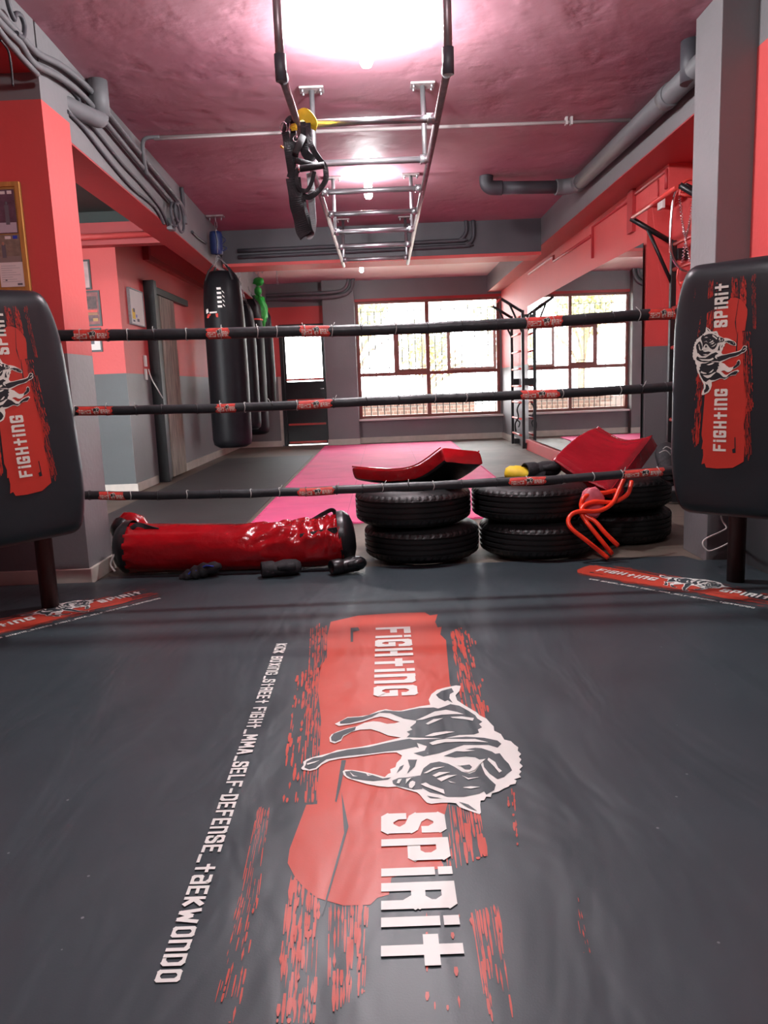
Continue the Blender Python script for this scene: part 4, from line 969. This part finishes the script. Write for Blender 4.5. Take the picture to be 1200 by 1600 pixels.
# ------------------------------------------------------------------ gloves
def glove(loc, yaw, pitch, m, label, cat='boxing glove', s=1.0, trim=None, group=None, roll=0.0):
    t = thing('boxing_glove' if cat == 'boxing glove' else cat.replace(' ', '_'), loc, label, cat, group)
    R_ = Matrix.Rotation(yaw, 3, 'Z') @ Matrix.Rotation(pitch, 3, 'Y') @ Matrix.Rotation(roll, 3, 'X')
    L = Vector(loc)
    def T(mb): mb.v = [tuple(L+R_ @ (Vector(v)*s)) for v in mb.v]; return mb
    b = MB(); prof = [(0, 0.15), (0.035, 0.145), (0.055, 0.12), (0.062, 0.08), (0.061, 0.04), (0.056, 0.0), (0.050, -0.03)]
    b.lathe(prof, m, (0, 0, 0), 20, axis=(1, 0, 0))
    b.v = [(v[0], v[1]*1.05, v[2]*0.8*(1+0.10*noise.noise(Vector(v)*30))) for v in b.v]; T(b).build('fist_padding', t)
    th = MB().tube(smoothpath([(0.0, -0.045, 0.01), (0.05, -0.07, 0.02), (0.10, -0.062, 0.02)], 4), [0.018]*4+[0.024]*4+[0.02], m, 12); T(th).build('thumb', t)
    c = MB().lathe([(0.046, -0.02), (0.051, -0.035), (0.050, -0.10), (0.043, -0.105), (0.038, -0.05)], trim or m, (0, 0, 0), 20, axis=(1, 0, 0)); T(c).build('wrist_cuff', t)
    return t
zt2 = 0.412+CT
glove(tuple(aty(826, 741, 4.50)+Vector((0,0,-0.005))), 2.9, -0.12, YELLOW, 'yellow glove with black cuff lying on the middle tyre stack', s=0.95, trim=BLACKFAB)
glove((0.90, 4.50, zt2+0.055), 0.4, 0.0, BLACKFAB, 'black glove beside the yellow one on the middle tyre stack', s=0.95)
glove(tuple(aty(1043, 722, 4.55)), 1.3, -0.6, BLACKFAB, 'black glove with loose laces piled behind the crimson shield', s=1.05, group=None)
glove(tuple(aty(1070, 738, 4.50)), 0.3, -0.2, BLACKV, 'shiny black glove wedged between crimson shield and right corner pad', s=1.1)
lc = MB()
for q in ([(1036,702),(1042,698),(1052,704),(1062,712)],[(1030,708),(1040,704),(1048,711)],[(1056,706),(1060,718),(1063,728)]):
    lc.tube(smoothpath([aty(a, b, 4.42) for a, b in q]), 0.0035, TIE, 6)
tag(lc.build('glove_laces'), 'pale laces trailing over the black gloves by the crimson shield', 'laces')
# pink mitt hanging over the right tyres
pm = thing('focus_mitt', aty(925, 812, 4.22), 'scuffed pink mitt hanging down between the middle and right tyre stacks', 'focus mitt')
mb = MB(); prof = []
mb.ball(aty(925, 786, 4.19), (0.070, 0.025, 0.09), PINKV, 24, 0.12, 2.5)
mb.build('mitt_padding', pm)
MB().tube(smoothpath([aty(908, 808, 4.19), aty(905, 815, 4.19), aty(910, 822, 4.19)]), 0.012, BLACKFAB, 8).build('wrist_strap', pm)
# orange bent tubes
def otube(pts, label):
    P = smoothpath([aty(a, b, y) for a, b, y in pts], 7)
    o = MB().tube(P, 0.0122, ORANGE, 14).build('bent_tube'); tag(o, label, 'tube', 'orange-red bent tubes')
otube([(975,748,4.24),(966,768,4.20),(958,785,4.16),(945,795,4.13),(930,799,4.12),(905,799,4.11),(892,805,4.10),(888,816,4.08),(895,828,4.06),(918,846,4.04),(950,872,4.02)], 'orange-red tube hooking furthest left before dropping to the canvas')
otube([(987,752,4.27),(982,770,4.23),(970,780,4.20),(955,785,4.18),(930,784,4.16),(914,789,4.15),(908,800,4.13),(914,812,4.11),(926,828,4.08),(957,866,4.04)], 'middle orange-red tube ending between the other two')
otube([(962,766,4.22),(945,770,4.20),(925,771,4.19),(912,778,4.17),(908,790,4.16),(914,805,4.13),(930,815,4.10),(945,832,4.07),(966,853,4.05)], 'orange-red tube with the rightmost, highest end')
# white bent wire
o = MB().tube(smoothpath([Vector((1.66,3.62,0.36)),Vector((1.70,3.85,0.30)),aty(1128,812,3.98),aty(1135,824,3.96),aty(1128,830,3.94),aty(1104,841,3.90),aty(1098,848,3.88),aty(1101,856,3.87),aty(1109,861,3.86),aty(1128,854,3.84),aty(1145,845,3.82),aty(1154,843,3.81)], 6), 0.0042, WHITEP, 8).build('bent_wire'); tag(o, 'thin white bent wire loop under the right corner pad', 'wire')

# ------------------------------------------------------------------ long red bag lying on the floor
bg = thing('banana_bag', (-0.85, 4.42, 0.0), 'long red punching bag with black ends lying behind the ring edge', 'punching bag')
cp = [Vector((-1.455, 4.27, 0.155)), Vector((-1.1, 4.25, 0.148)), Vector((-0.75, 4.24, 0.140)), Vector((-0.45, 4.24, 0.150)), Vector((-0.265, 4.25, 0.168))]
P = smoothpath(cp, 30); N = len(P); n = 64; vs = []
for i, p in enumerate(P):
    f = i/(N-1); t = (P[min(i+1, N-1)]-P[max(i-1, 0)]).normalized(); w = t.cross(Vector((0, 0, 1))).normalized(); u = w.cross(t)
    r = 0.148-0.008*math.sin(math.pi*f)
    for k in range(n):
        a = 2*math.pi*k/n; ru = r*(1-0.10*(math.cos(a) > 0)*math.cos(a))
        wr = 0.0
        if f > 0.35: wr = 0.014*min(1, (f-0.35)/0.2)*noise.noise(Vector((f*24+a*1.5, a*2.2, 0)))*max(0, math.cos(a-0.5)+0.5)
        wr += 0.004*noise.noise(Vector((f*9, a*3, 5)))
        if f < 0.06: wr += 0.006*math.cos(a*14)*(1-f/0.06)
        q = p+u*math.cos(a)*(ru+wr)+w*math.sin(a)*(r*1.03+wr); q.z = max(q.z, 0.012); vs.append(q)
MB().add(vs, [(i*n+k, i*n+(k+1) % n, (i+1)*n+(k+1) % n, (i+1)*n+k) for i in range(N-1) for k in range(n)], REDVINYL, True).build('red_cover', bg)
def cap(p, d, r, nm, ln):
    d = Vector(d).normalized(); m_ = MB()
    m_.lathe([(r*1.005, -0.01), (r*1.012, 0.02), (r*0.98, ln*0.4), (r*0.80, ln*0.75), (r*0.45, ln*0.95), (0.0, ln)], BLACKV, p, 36, axis=d)
    m_.v = [(v[0], v[1], max(v[2], 0.013)) for v in m_.v]; m_.build(nm, bg)
cap(P[-1], P[-1]-P[-2], 0.150, 'black_end_cap', 0.08); cap(P[0], P[0]-P[1], 0.150, 'black_end_cap', 0.09)
mh = MB().tube(smoothpath([aty(188, 848, 4.16), aty(178, 868, 4.15), aty(173, 882, 4.15), aty(180, 893, 4.14)]), 0.012, WHITEP, 8, flat=0.5); mh.build('pale_strap', bg)
def strap_on(pts, y, w, m, nm): 
    return ribbon(pts, y, w, m, nm, bg)
strap_on([(205,826),(215,820),(232,824),(248,828)], 4.19, 0.025, BLACKFAB, 'carry_handle')
strap_on([(470,822,.02),(490,812,.0),(505,803,.0),(520,797,.02),(527,812,.03)], 4.24, 0.024, BLACKFAB, 'carry_handle')
strap_on([(469,839),(495,834),(527,828)], 4.115, 0.034, BLACKFAB, 'carry_handle')
rh = MB().ball((-1.56, 4.60, 0.156), (0.11, 0.09, 0.155), REDVINYL, 18, 0.1).ball((-1.60, 4.53, 0.21), (0.06, 0.05, 0.075), BLACKV, 16, 0.12)
tag(rh.build('head_guard'), 'small red and black guard wedged behind the left end of the red bag', 'head guard')
# dark gloves and guards along the edge of the canvas
def shin(pts, y, r, m, label, trim=None):
    t = thing('shin_guard', aty(pts[0][0], pts[0][1], y), label, 'shin guard')
    P = smoothpath([aty(a, b, y) for a, b in pts], 5); b = MB().tube(P, [r*(0.35+0.7*math.sin(math.pi*i/(len(P)-1))**0.6)*(1+0.15*math.sin(i*2.1)) for i in range(len(P))], m, 16, flat=0.7)
    b.v = [(v[0], v[1], max(v[2], CT+0.001)) for v in b.v]; b.build('guard_shell', t)
    if trim:
        tr = MB()
        tr.tube([P[i]+Vector((0, -r*0.72, r*(0.35+0.15*math.sin(i*1.3)))) for i in range(3, len(P)-2)], 0.005, trim, 6)
        tr.build('blue_strap', t)
    return t
shin([(282,905),(300,898),(320,890),(345,884)], 4.06, 0.052, BLACKFAB, 'black shin guard with blue trim lying in front of the red bag', BLUET)
glove((-0.60, 4.02, CT+0.045), 0.25, 0.0, BLACKFAB, 'crumpled black glove in front of the red bag, left of the tyres', s=0.85)
glove((-0.24, 4.03, CT+0.045), 0.5, 0.0, BLACKV, 'black glove wedged between the red bag and the left tyres', s=0.8)

# ------------------------------------------------------------------ hanging heavy bags
def heavy_bag(x, y, z0, z1, r, ztop, label, mat=BAGV, label_print=None, hookz=CZ, hx=0, hy=0, group='black heavy bags hanging in a row'):
    t = thing('heavy_bag', (x, y, z0), label, 'punching bag', group)
    h = z1-z0
    b = MB().lathe([(0, z0), (r*0.7, z0+0.01), (r*0.94, z0+0.04), (r, z0+0.10), (r*1.01, z0+h*0.4), (r, z0+h*0.72), (r*0.97, z0+h*0.85), (r*0.90, z1-0.10), (r*0.72, z1-0.03), (r*0.60, z1), (0, z1-0.01)], mat, (x, y, 0), 40)
    b.v = [(v[0]+0.006*noise.noise(Vector(v)*3), v[1]+0.006*noise.noise(Vector(v)*3+Vector((9, 0, 0))), v[2]) for v in b.v]
    b.build('bag_body', t)
    sp = MB()
    for k in range(4):
        a = math.pi/4+k*math.pi/2; c_ = Vector((math.cos(a), math.sin(a), 0))
        sp.tube([Vector((x, y, z1-0.10))+c_*r*0.95, Vector((x, y, z1+0.0))+c_*r*0.72, Vector((x, y, z1+0.06))+c_*r*0.45], 0.014, BLACKFAB, 8, flat=0.4)
    sp.build('top_strap', t)
    ch = MB(); top = Vector((x+hx, y+hy, ztop))
    for k in range(4):
        a = math.pi/4+k*math.pi/2; s0 = Vector((x, y, z1+0.05))+Vector((math.cos(a), math.sin(a), 0))*r*0.47
        L = (top-s0).length; nn = max(3, int(L/0.045))
        for q in range(nn):
            p0 = s0.lerp(top, q/nn); p1 = s0.lerp(top, (q+0.85)/nn); d_ = (p1-p0).normalized(); side = d_.cross(Vector((1, 0, 0) if q % 2 else (0, 1, 0))).normalized()*0.009
            ch.tube([p0+side, p1+side, p1-side, p0-side], 0.0032, STEEL, 5, closed=True)
    ch.build('chain', t)
    sw = MB()
    L = hookz-0.01-ztop; nn = max(2, int(L/0.05))
    for q in range(nn):
        p0 = top.lerp(Vector((top.x, top.y, hookz-0.01)), q/nn); p1 = top.lerp(Vector((top.x, top.y, hookz-0.01)), (q+1.1)/nn); side = Vector((0.011, 0, 0)) if q % 2 else Vector((0, 0.011, 0))
        sw.tube([p0+side, p1+side, p1-side, p0-side], 0.004, STEEL, 5, closed=True)
    sw.box(top.x-0.09, top.x+0.09, top.y-0.05, top.y+0.05, hookz-0.016, hookz-0.001, RUST)
    for a in (-0.06, 0.06): sw.tube([(top.x+a, top.y, hookz-0.05), (top.x+a, top.y, hookz-0.01)], 0.007, STEEL, 6)
    sw.build('ceiling_mount', t)
    return t
YA = 8.42; cA = aty(355, 560, YA)
hbA = heavy_bag(cA.x, YA, aty(357, 700, YA).z, aty(350, 425, YA).z, 0.213, 2.42, 'largest black heavy bag, front one of the hanging row', hx=-0.02)
# printed marks on the front bag
def on_bag(ctr, r, zc, polys, m, name, parent, mir=1):
    mb = MB()
    for p in polys:
        q = [(a, b) for a, b in p]; t = geometry.tessellate_polygon([[Vector((a, b, 0)) for a, b in q]])
        mb.add([(ctr.x+r*math.sin(a/r), ctr.y-r*math.cos(a/r), zc+b) for a, b in q], t, m)
    return mb.build(name, parent, merge=False)
rA = 0.213*0.985+0.004; zA = aty(340, 495, YA).z
on_bag(cA, rA+0.003, zA, [[(-0.17,-0.025),(-0.02,-0.025),(-0.02,0.015),(-0.15,0.015)]], PRINTRED, 'red_patch', hbA)
on_bag(cA, rA+0.005, zA, text_polys('SPORtS'.replace('O','O'), -0.15, -0.02, 0.02, 0.05)[:0]+[[(-0.17,0.02),(-0.13,0.03),(-0.14,0.07),(-0.17,0.06)],[(-0.12,0.02),(-0.03,0.02),(-0.03,0.035),(-0.12,0.035)]], WHITELET, 'white_mark', hbA)
fl = [[(0.0,0.33-0.045*k),(0.045,0.33-0.045*k),(0.048,0.308-0.045*k),(0.003,0.308-0.045*k)] for k in range(5)]+[[(0.055,0.30-0.045*k),(0.075,0.28-0.045*k),(0.078,0.268-0.045*k),(0.058,0.285-0.045*k)] for k in range(4)]
on_bag(cA, rA*0.99, aty(345, 500, YA).z, [[(a-0.02, b-0.02) for a, b in p] for p in fl], WHITELET, 'striped_mark', hbA)
bw = thing('boxing_wrap', aty(333, 398, YA), 'navy blue roll strapped round the chain above the front heavy bag', 'pad roll')
mb = MB(); c0 = Vector((cA.x-0.03, YA, 0)); za, zb = aty(333, 398, YA).z, aty(330, 362, YA).z
mb.lathe([(0.02, za), (0.062, za+0.005), (0.068, za+0.05), (0.066, zb-0.04), (0.06, zb-0.005), (0.02, zb)], BLUEV, (c0.x, c0.y, 0), 22); mb.v = [(v[0]+0.006*noise.noise(Vector(v)*14), v[1], v[2]) for v in mb.v]; mb.build('padding', bw)
MB().tube([(c0.x+0.02, c0.y-0.068, za), (c0.x+0.03, c0.y-0.072, (za+zb)/2), (c0.x+0.015, c0.y-0.066, zb)], 0.007, GREYSTRAP, 6, flat=0.4).tube(smoothpath([(c0.x+0.06, c0.y, zb-0.05), (c0.x+0.10, c0.y-0.01, zb-0.09), (c0.x+0.06, c0.y, zb-0.14), (c0.x+0.11, c0.y-0.01, za+0.06), (c0.x+0.06, c0.y, za+0.03)]), 0.008, BLUEV, 6, flat=0.5).build('strap', bw)
YB = 10.6; cB = aty(385, 560, YB); heavy_bag(cB.x-0.02, YB, aty(388, 672, YB).z, aty(380, 476, YB).z, 0.165, 2.44, 'slimmer black heavy bag half hidden behind the front one')
YC = 11.5; cC = aty(397, 560, YC); hbC = heavy_bag(cC.x-0.03, YC, aty(398, 680, YC).z, aty(392, 468, YC).z, 0.19, 2.50, 'black heavy bag hanging lowest of the back three, with a red band')
mb = MB().lathe([(0.192, -0.012), (0.194, 0), (0.192, 0.012)], PRINTRED, (cC.x-0.03, YC, aty(398, 500, YC).z), 36); mb.build('red_band', hbC)
YD = 12.2; cD = aty(412, 560, YD); heavy_bag(cD.x, YD, aty(412, 640, YD).z, aty(410, 485, YD).z, 0.165, 2.56, 'shortest black heavy bag at the back, with the green bag tied above it')
gb = thing('plastic_bag', aty(405, 520, 12.0), 'bright green plastic bag knotted on the chain of the rear heavy bag', 'plastic bag')
mb = MB().ball(aty(405, 487, 11.98), (0.13, 0.08, 0.24), GREEN, 26, 0.35, 3.2).ball(aty(403, 455, 11.98), (0.055, 0.04, 0.07), GREEN, 16, 0.3, 3).ball(aty(404, 440, 11.98), (0.08, 0.03, 0.06), GREEN, 16, 0.5, 3).ball(aty(400, 508, 11.96), (0.06, 0.05, 0.16), GREEN, 16, 0.35, 3)
mb.build('crumpled_film', gb)
hk = thing('ceiling_hook', (aty(432, 420, 12.2).x, 12.2, 2.7), 'empty chain hook on the far ceiling beside the green bag', 'hook')
c = Vector((aty(432, 420, 12.2).x, 12.2, 0)); mb = MB()
for q in range(4):
    z = CZ-0.02-q*0.05; side = Vector((0.01, 0, 0)) if q % 2 else Vector((0, 0.01, 0)); a = Vector((c.x, c.y, z)); b = Vector((c.x, c.y, z-0.055)); mb.tube([a+side, b+side, b-side, a-side], 0.004, STEEL, 5, closed=True)
mb.build('chain', hk)

# ------------------------------------------------------------------ wall ladders with pull-up arms
def stall(xw, ya, yb, ztop, label, arm=0.46, rungz=()):
    t = thing('wall_ladder', (xw, (ya+yb)/2, 0), label, 'pull-up ladder', None); xo = xw-0.10
    for y in (ya, yb):
        MB().box(xo-0.02, xo+0.02, y-0.02, y+0.02, 0.02, ztop, BLKMETAL).build('upright', t, 0.003)
        am = MB(); e = Vector((xo-arm, y, ztop+0.17)); s0 = Vector((xo, y, ztop-0.02))
        am.tube([s0, e], 0.020, BLKMETAL, 4); am.tube([Vector((xo, y, ztop-0.32)), s0.lerp(e, 0.62)], 0.014, BLKMETAL, 4)
        am.build('support_arm', t)
        for za_, zb_ in ((0.93, 1.03), (ztop-0.14, ztop-0.06), (0.02, 0.10)): MB().box(xo+0.02, xw, y-0.035, y+0.035, za_, zb_, BLKMETAL).build('wall_bracket', t, 0.003)
    for z in rungz: MB().tube([(xo, ya, z), (xo, yb, z)], 0.015, REDMETAL, 12).build('rung', t)
    MB().tube([(xo-arm, ya-0.05, ztop+0.17), (xo-arm, yb+0.05, ztop+0.17)], 0.016, REDMETAL, 12).build('pull_up_bar', t)
    return t
stall(2.30, 5.95, 5.00, 1.98, 'black wall ladder with red rungs between the mirror and right pillar', 0.32, (0.38, 0.66, 0.93, 1.20, 1.49, 1.77, 1.95))
stall(2.12, 12.15, 11.2, 1.98, 'far black wall ladder with red rungs beside the barred window', 0.30, (0.20, 0.44, 0.68, 0.92, 1.17, 1.42, 1.67, 1.91))
hs = MB().tube(smoothpath([aty(812,630,11.5),aty(808,640,11.5),aty(810,652,11.5),aty(805,662,11.5),aty(806,674,11.5)]), 0.012, BLKMETAL, 8).tube(smoothpath([aty(806,655,11.5),aty(812,660,11.5),aty(810,668,11.5)]), 0.010, BLKMETAL, 8)
tag(hs.build('resistance_cord'), 'dark cord dangling on the far wall ladder', 'cord')
# spring expander hanging on the near pull-up bar
ex = thing('chest_expander', atx(1066, 440, 2.2), 'steel spring expander with black and red handles looped on the near pull-up bar', 'expander')
Y0 = 5.25
MB().tube([aty(1070, 291, Y0), aty(1092, 301, Y0)], 0.022, BLACKV, 14).build('black_handle', ex)
MB().tube(smoothpath([aty(a, b, Y0) for a, b in ((1072,286),(1060,292),(1052,312),(1049,345),(1047,372),(1048,392),(1054,408),(1064,420),(1076,424),(1088,418))], 6), 0.009, CHROME, 10).build('steel_hose', ex)
for q in ([(1062,306),(1066,345),(1071,372),(1078,408)], [(1083,312),(1078,345),(1072,372),(1066,410)]):
    P = [aty(a, b, Y0+0.02) for a, b in q]
    MB().tube(P[:1]+P[0:1], 0.002, CHROME) if False else None
    sp = MB(); Q = smoothpath(P, 40); h = []
    for i, p in enumerate(Q): h.append(p+Vector((0.007*math.cos(i*1.3), 0.007*math.sin(i*1.3), 0)))
    sp.tube(h, 0.0035, CHROME, 5); sp.build('spring', ex)
MB().tube(smoothpath([aty(1063, 445, Y0), aty(1074, 441, Y0), aty(1086, 436, Y0)]), 0.020, REDMETAL, 12).tube(smoothpath([aty(1060, 420, Y0), aty(1058, 436, Y0), aty(1064, 450, Y0)]), 0.006, REDMETAL, 8).build('red_handle', ex)
MB().tube(smoothpath([aty(1062, 306, Y0), aty(1066, 288, Y0), aty(1078, 280, Y0), aty(1090, 284, Y0)]), 0.010, REDMETAL, 8).tube([aty(1062, 303, Y0), aty(1085, 308, Y0)], 0.010, REDMETAL, 8).build('red_yoke', ex)
pb = atx(1036, 318, 2.12); tag(MB().box(2.095, 2.119, pb.y-0.05, pb.y+0.05, pb.z-0.04, pb.z+0.04, WHITEP).build('wall_socket', None, 0.003), 'small white box on the upper right wall behind the pull-up bar', 'wall box')

# ------------------------------------------------------------------ pink mats and black mats
pmx = thing('exercise_mat', (0, 9.5, 0), 'bright pink interlocking foam mat running down the middle of the gym floor', 'mat')
mb = MB(); x0, x1, y0, y1 = -1.02, 1.13, 5.62, 13.35; o_ = []
def jig(a, b, fixed, axis, out):
    nn = int(abs(b-a)/0.09)
    for k in range(nn):
        for f, e in ((0, 0), (0.25, 0), (0.2, 1), (0.8, 1), (0.75, 0)):
            t = a+(b-a)*(k+f)/nn; q = fixed+out*0.022*e; o_.append((t, q) if axis == 'x' else (q, t))
jig(x0, x1, y0, 'x', -1); jig(y0, y1, x1, 'y', 1); jig(x1, x0, y1, 'x', 1); jig(y1, y0, x0, 'y', -1)
tp = [Vector((a, b, 0.013)) for a, b in o_]; bt = [Vector((a, b, 0.001)) for a, b in o_]; n = len(tp)
mb.add(tp, geometry.tessellate_polygon([tp]), PINKM); mb.add(tp+bt, [(i, (i+1) % n, n+(i+1) % n, n+i) for i in range(n)], PINKM); mb.build('mat_sheet', pmx, merge=False)
sm = MB()
for k in range(1, 8): sm.box(x0+0.02, x1-0.02, y0+k*0.965-0.002, y0+k*0.965+0.002, 0.013, 0.0134, simple('mat_joint', (0.50, 0.05, 0.15), 0.7) if k == 1 else sm.mats[0])
for x in (x0+0.70, x0+1.42): sm.box(x-0.002, x+0.002, y0+0.02, y1-0.02, 0.013, 0.0134, sm.mats[0])
sm.build('mat_joint', pmx)
tag(MB().box(-2.40, -1.09, 4.60, 11.6, 0.001, 0.009, BLACKM).build('exercise_mat', None, 0.003), 'dark grey rubber mat on the floor left of the pink mat', 'mat')

# ------------------------------------------------------------------ frames, board, switch
def frame(x0, x1, z0, z1, y, fm, inner, label, cat='picture frame', t_=0.012, w=0.018, face=-1, name='picture_frame', extra=None):
    t = thing(name, ((x0+x1)/2, y, z0), label, cat)
    f = MB(); f.box(x0, x1, y-t_, y, z0, z0+w, fm); f.box(x0, x1, y-t_, y, z1-w, z1, fm); f.box(x0, x0+w, y-t_, y, z0+w, z1-w, fm); f.box(x1-w, x1, y-t_, y, z0+w, z1-w, fm); f.build('frame', t)
    b = MB(); b.box(x0+w, x1-w, y-t_*0.5, y-0.001, z0+w, z1-w, inner)
    if extra: extra(b, x0+w, x1-w, z0+w, z1-w, y-t_*0.5)
    b.build('picture', t); return t
GOLD = simple('gold_print', (0.40, 0.22, 0.06), 0.5); POSTR = simple('maroon_poster', (0.20, 0.05, 0.05), 0.5, var=0.5, vscale=20); PINKP = simple('pink_certificate', (0.50, 0.36, 0.36), 0.6, var=0.15, vscale=14)
def ex1(b, x0, x1, z0, z1, y):
    for z in (0.30, 0.34): b.box(x0+0.02, x1-0.02, y-0.002, y, z0+(z1-z0)*z, z0+(z1-z0)*z+0.006, GOLD)
    b.box(x0+0.02, x1-0.02, y-0.002, y, z0+(z1-z0)*0.50, z0+(z1-z0)*0.88, simple('brown_photo', (0.07, 0.03, 0.03), 0.5, var=0.6, vscale=30)); b.box(x0+0.02, x1-0.02, y-0.002, y, z0+(z1-z0)*0.38, z0+(z1-z0)*0.46, PRINTRED); b.box(x0+0.02, x1-0.02, y-0.002, y, z0+0.03, z0+(z1-z0)*0.28, simple('dark_photo', (0.10, 0.04, 0.05), 0.5, var=0.6, vscale=30)); b.box(x1-0.07, x1-0.02, y-0.003, y-0.002, z0+0.03, z0+0.06, GOLD)
frame(-3.20, -2.885, 2.07, 2.36, 8.0, BLKMETAL, PINKP, 'black-framed pinkish certificate, topmost of the alcove frames')
frame(-3.16, -2.815, 1.71, 2.06, 8.0, BLKMETAL, POSTR, 'black-framed brown and gold poster between the two certificates', extra=ex1)
frame(-3.10, -2.835, 1.455, 1.695, 8.0, BLKMETAL, PAPER, 'black-framed white certificate, lowest of the alcove frames', extra=lambda b, x0, x1, z0, z1, y: b.box(x1-0.10, x1-0.06, y-0.002, y, z0+0.06, z0+0.10, INK).box(x0+0.02, x1-0.03, y-0.002, y, z1-0.04, z1-0.025, INK))
wbp = thing('whiteboard', (-2.60, 8.4, 1.75), 'small whiteboard with stickers on the red wall beside the plank door', 'whiteboard')
ya, yb_, za, zb = atx(205, 500, -2.60).y, atx(225, 500, -2.60).y, atx(215, 507, -2.60).z, atx(213, 455, -2.60).z
MB().box(-2.62, -2.597, ya, yb_, za, zb, PAPER).build('board', wbp)
f = MB(); f.box(-2.62, -2.59, ya-0.012, yb_+0.012, za-0.012, za, GREYSTRAP).box(-2.62, -2.59, ya-0.012, yb_+0.012, zb, zb+0.012, GREYSTRAP).box(-2.62, -2.59, ya-0.012, ya, za, zb, GREYSTRAP).box(-2.62, -2.59, yb_, yb_+0.012, za, zb, GREYSTRAP); f.build('frame', wbp)
s_ = MB().box(-2.597, -2.595, ya+0.05, ya+0.14, za+0.05, za+0.15, YELLOW).box(-2.595, -2.594, ya+0.08, ya+0.13, za+0.12, za+0.16, INK).box(-2.597, -2.595, ya+0.17, ya+0.20, za+0.07, za+0.10, BLUET).box(-2.597, -2.595, ya+0.06, ya+0.12, za+0.02, za+0.04, INK).box(-2.597, -2.595, ya+0.20, ya+0.27, za+0.03, za+0.06, INK); s_.build('sticker', wbp)
sw = thing('light_switch', atx(228, 580, -2.60), 'white switch strip with a cable dangling beside the plank door post', 'switch')
p = atx(228.5, 564, -2.60); q = atx(229.5, 585, -2.60)
MB().box(-2.62, -2.60, p.y-0.035, p.y+0.035, p.z-0.06, p.z+0.06, WHITEP).build('switch_plate', sw, 0.003); MB().box(-2.62, -2.60, q.y-0.03, q.y+0.03, q.z-0.06, q.z+0.06, WHITEP).build('switch_plate', sw, 0.003)
MB().tube(smoothpath([atx(232, 577, -2.59), atx(237, 592, -2.53), atx(246, 608, -2.48), atx(254, 622, -2.48)]), 0.007, WHITEP, 6).build('cable', sw)
# cork board with photos on the left pillar
cb = thing('cork_board', (-2.05, 4.06, 1.54), 'cork board with team photos and a pinned sheet on the left pillar', 'pin board')
cx0, cx1, cz0, cz1 = -2.34, -1.775, 1.535, 2.075
MB().box(cx0+0.02, cx1-0.02, 4.050, 4.069, cz0+0.02, cz1-0.02, CORK).build('cork_panel', cb)
f = MB(); f.box(cx0, cx1, 4.042, 4.069, cz0, cz0+0.022, WOODF).box(cx0, cx1, 4.042, 4.069, cz1-0.022, cz1, WOODF).box(cx0, cx0+0.022, 4.042, 4.069, cz0+0.022, cz1-0.022, WOODF).box(cx1-0.022, cx1, 4.042, 4.069, cz0+0.022, cz1-0.022, WOODF); f.build('frame', cb)
def photo(x0, x1, z0, z1, bg, fl, name, seed, people):
    rd = random.Random(seed); b = MB(); y = 4.049; b.box(x0, x1, y-0.001, y, z0, z1, bg); h = z1-z0
    b.box(x0+0.004, x1-0.004, y-0.0014, y-0.001, z0+0.004, z0+h*0.25, fl)
    for k in range(people):
        x = x0+(x1-x0)*(k+0.7)/(people+0.4); s = h*0.5
        b.box(x-0.010, x+0.010, y-0.002, y-0.0014, z0+h*0.2, z0+h*0.2+s*0.9, simple('photo_dark', (0.03, 0.025, 0.035), 0.6) if seed == 1 and k == 0 else INK)
        b.ball((x, y-0.002, z0+h*0.2+s*0.98), (0.007, 0.001, 0.009), simple('photo_skin', (0.40, 0.22, 0.16), 0.6) if k == 0 else b.mats[-1] if b.mats[-1].name.startswith('photo_skin') else INK, 8)
    b.box(x1-0.075, x1-0.045, y-0.002, y-0.0014, z1-0.022, z1-0.008, PAPER).box(x1-0.035, x1-0.012, y-0.002, y-0.0014, z1-0.022, z1-0.006, BLUET if seed == 2 else PAPER)
    b.build(name, cb)
photo(-2.28, -1.805, 1.83, 2.04, simple('photo_purple_wall', (0.10, 0.06, 0.09), 0.5, var=0.3, vscale=30), simple('photo_mat', (0.45, 0.42, 0.48), 0.5), 'team_photo', 1, 7)
photo(-2.22, -1.80, 1.685, 1.825, simple('photo_grey_hall', (0.20, 0.17, 0.13), 0.5, var=0.3, vscale=30), simple('photo_floor', (0.22, 0.20, 0.18), 0.5), 'hall_photo', 2, 3)
b = MB().box(-1.92, -1.80, 4.046, 4.048, 1.57, 1.69, PAPER)
for k in range(8): b.box(-1.91, -1.815-0.02*(k % 3), 4.0455, 4.046, 1.595+k*0.011, 1.597+k*0.011, GREYSTRAP)
b.box(-1.895, -1.885, 4.0455, 4.046, 1.60, 1.606, INK).box(-1.835, -1.81, 4.0455, 4.046, 1.577, 1.587, INK).build('pinned_sheet', cb)
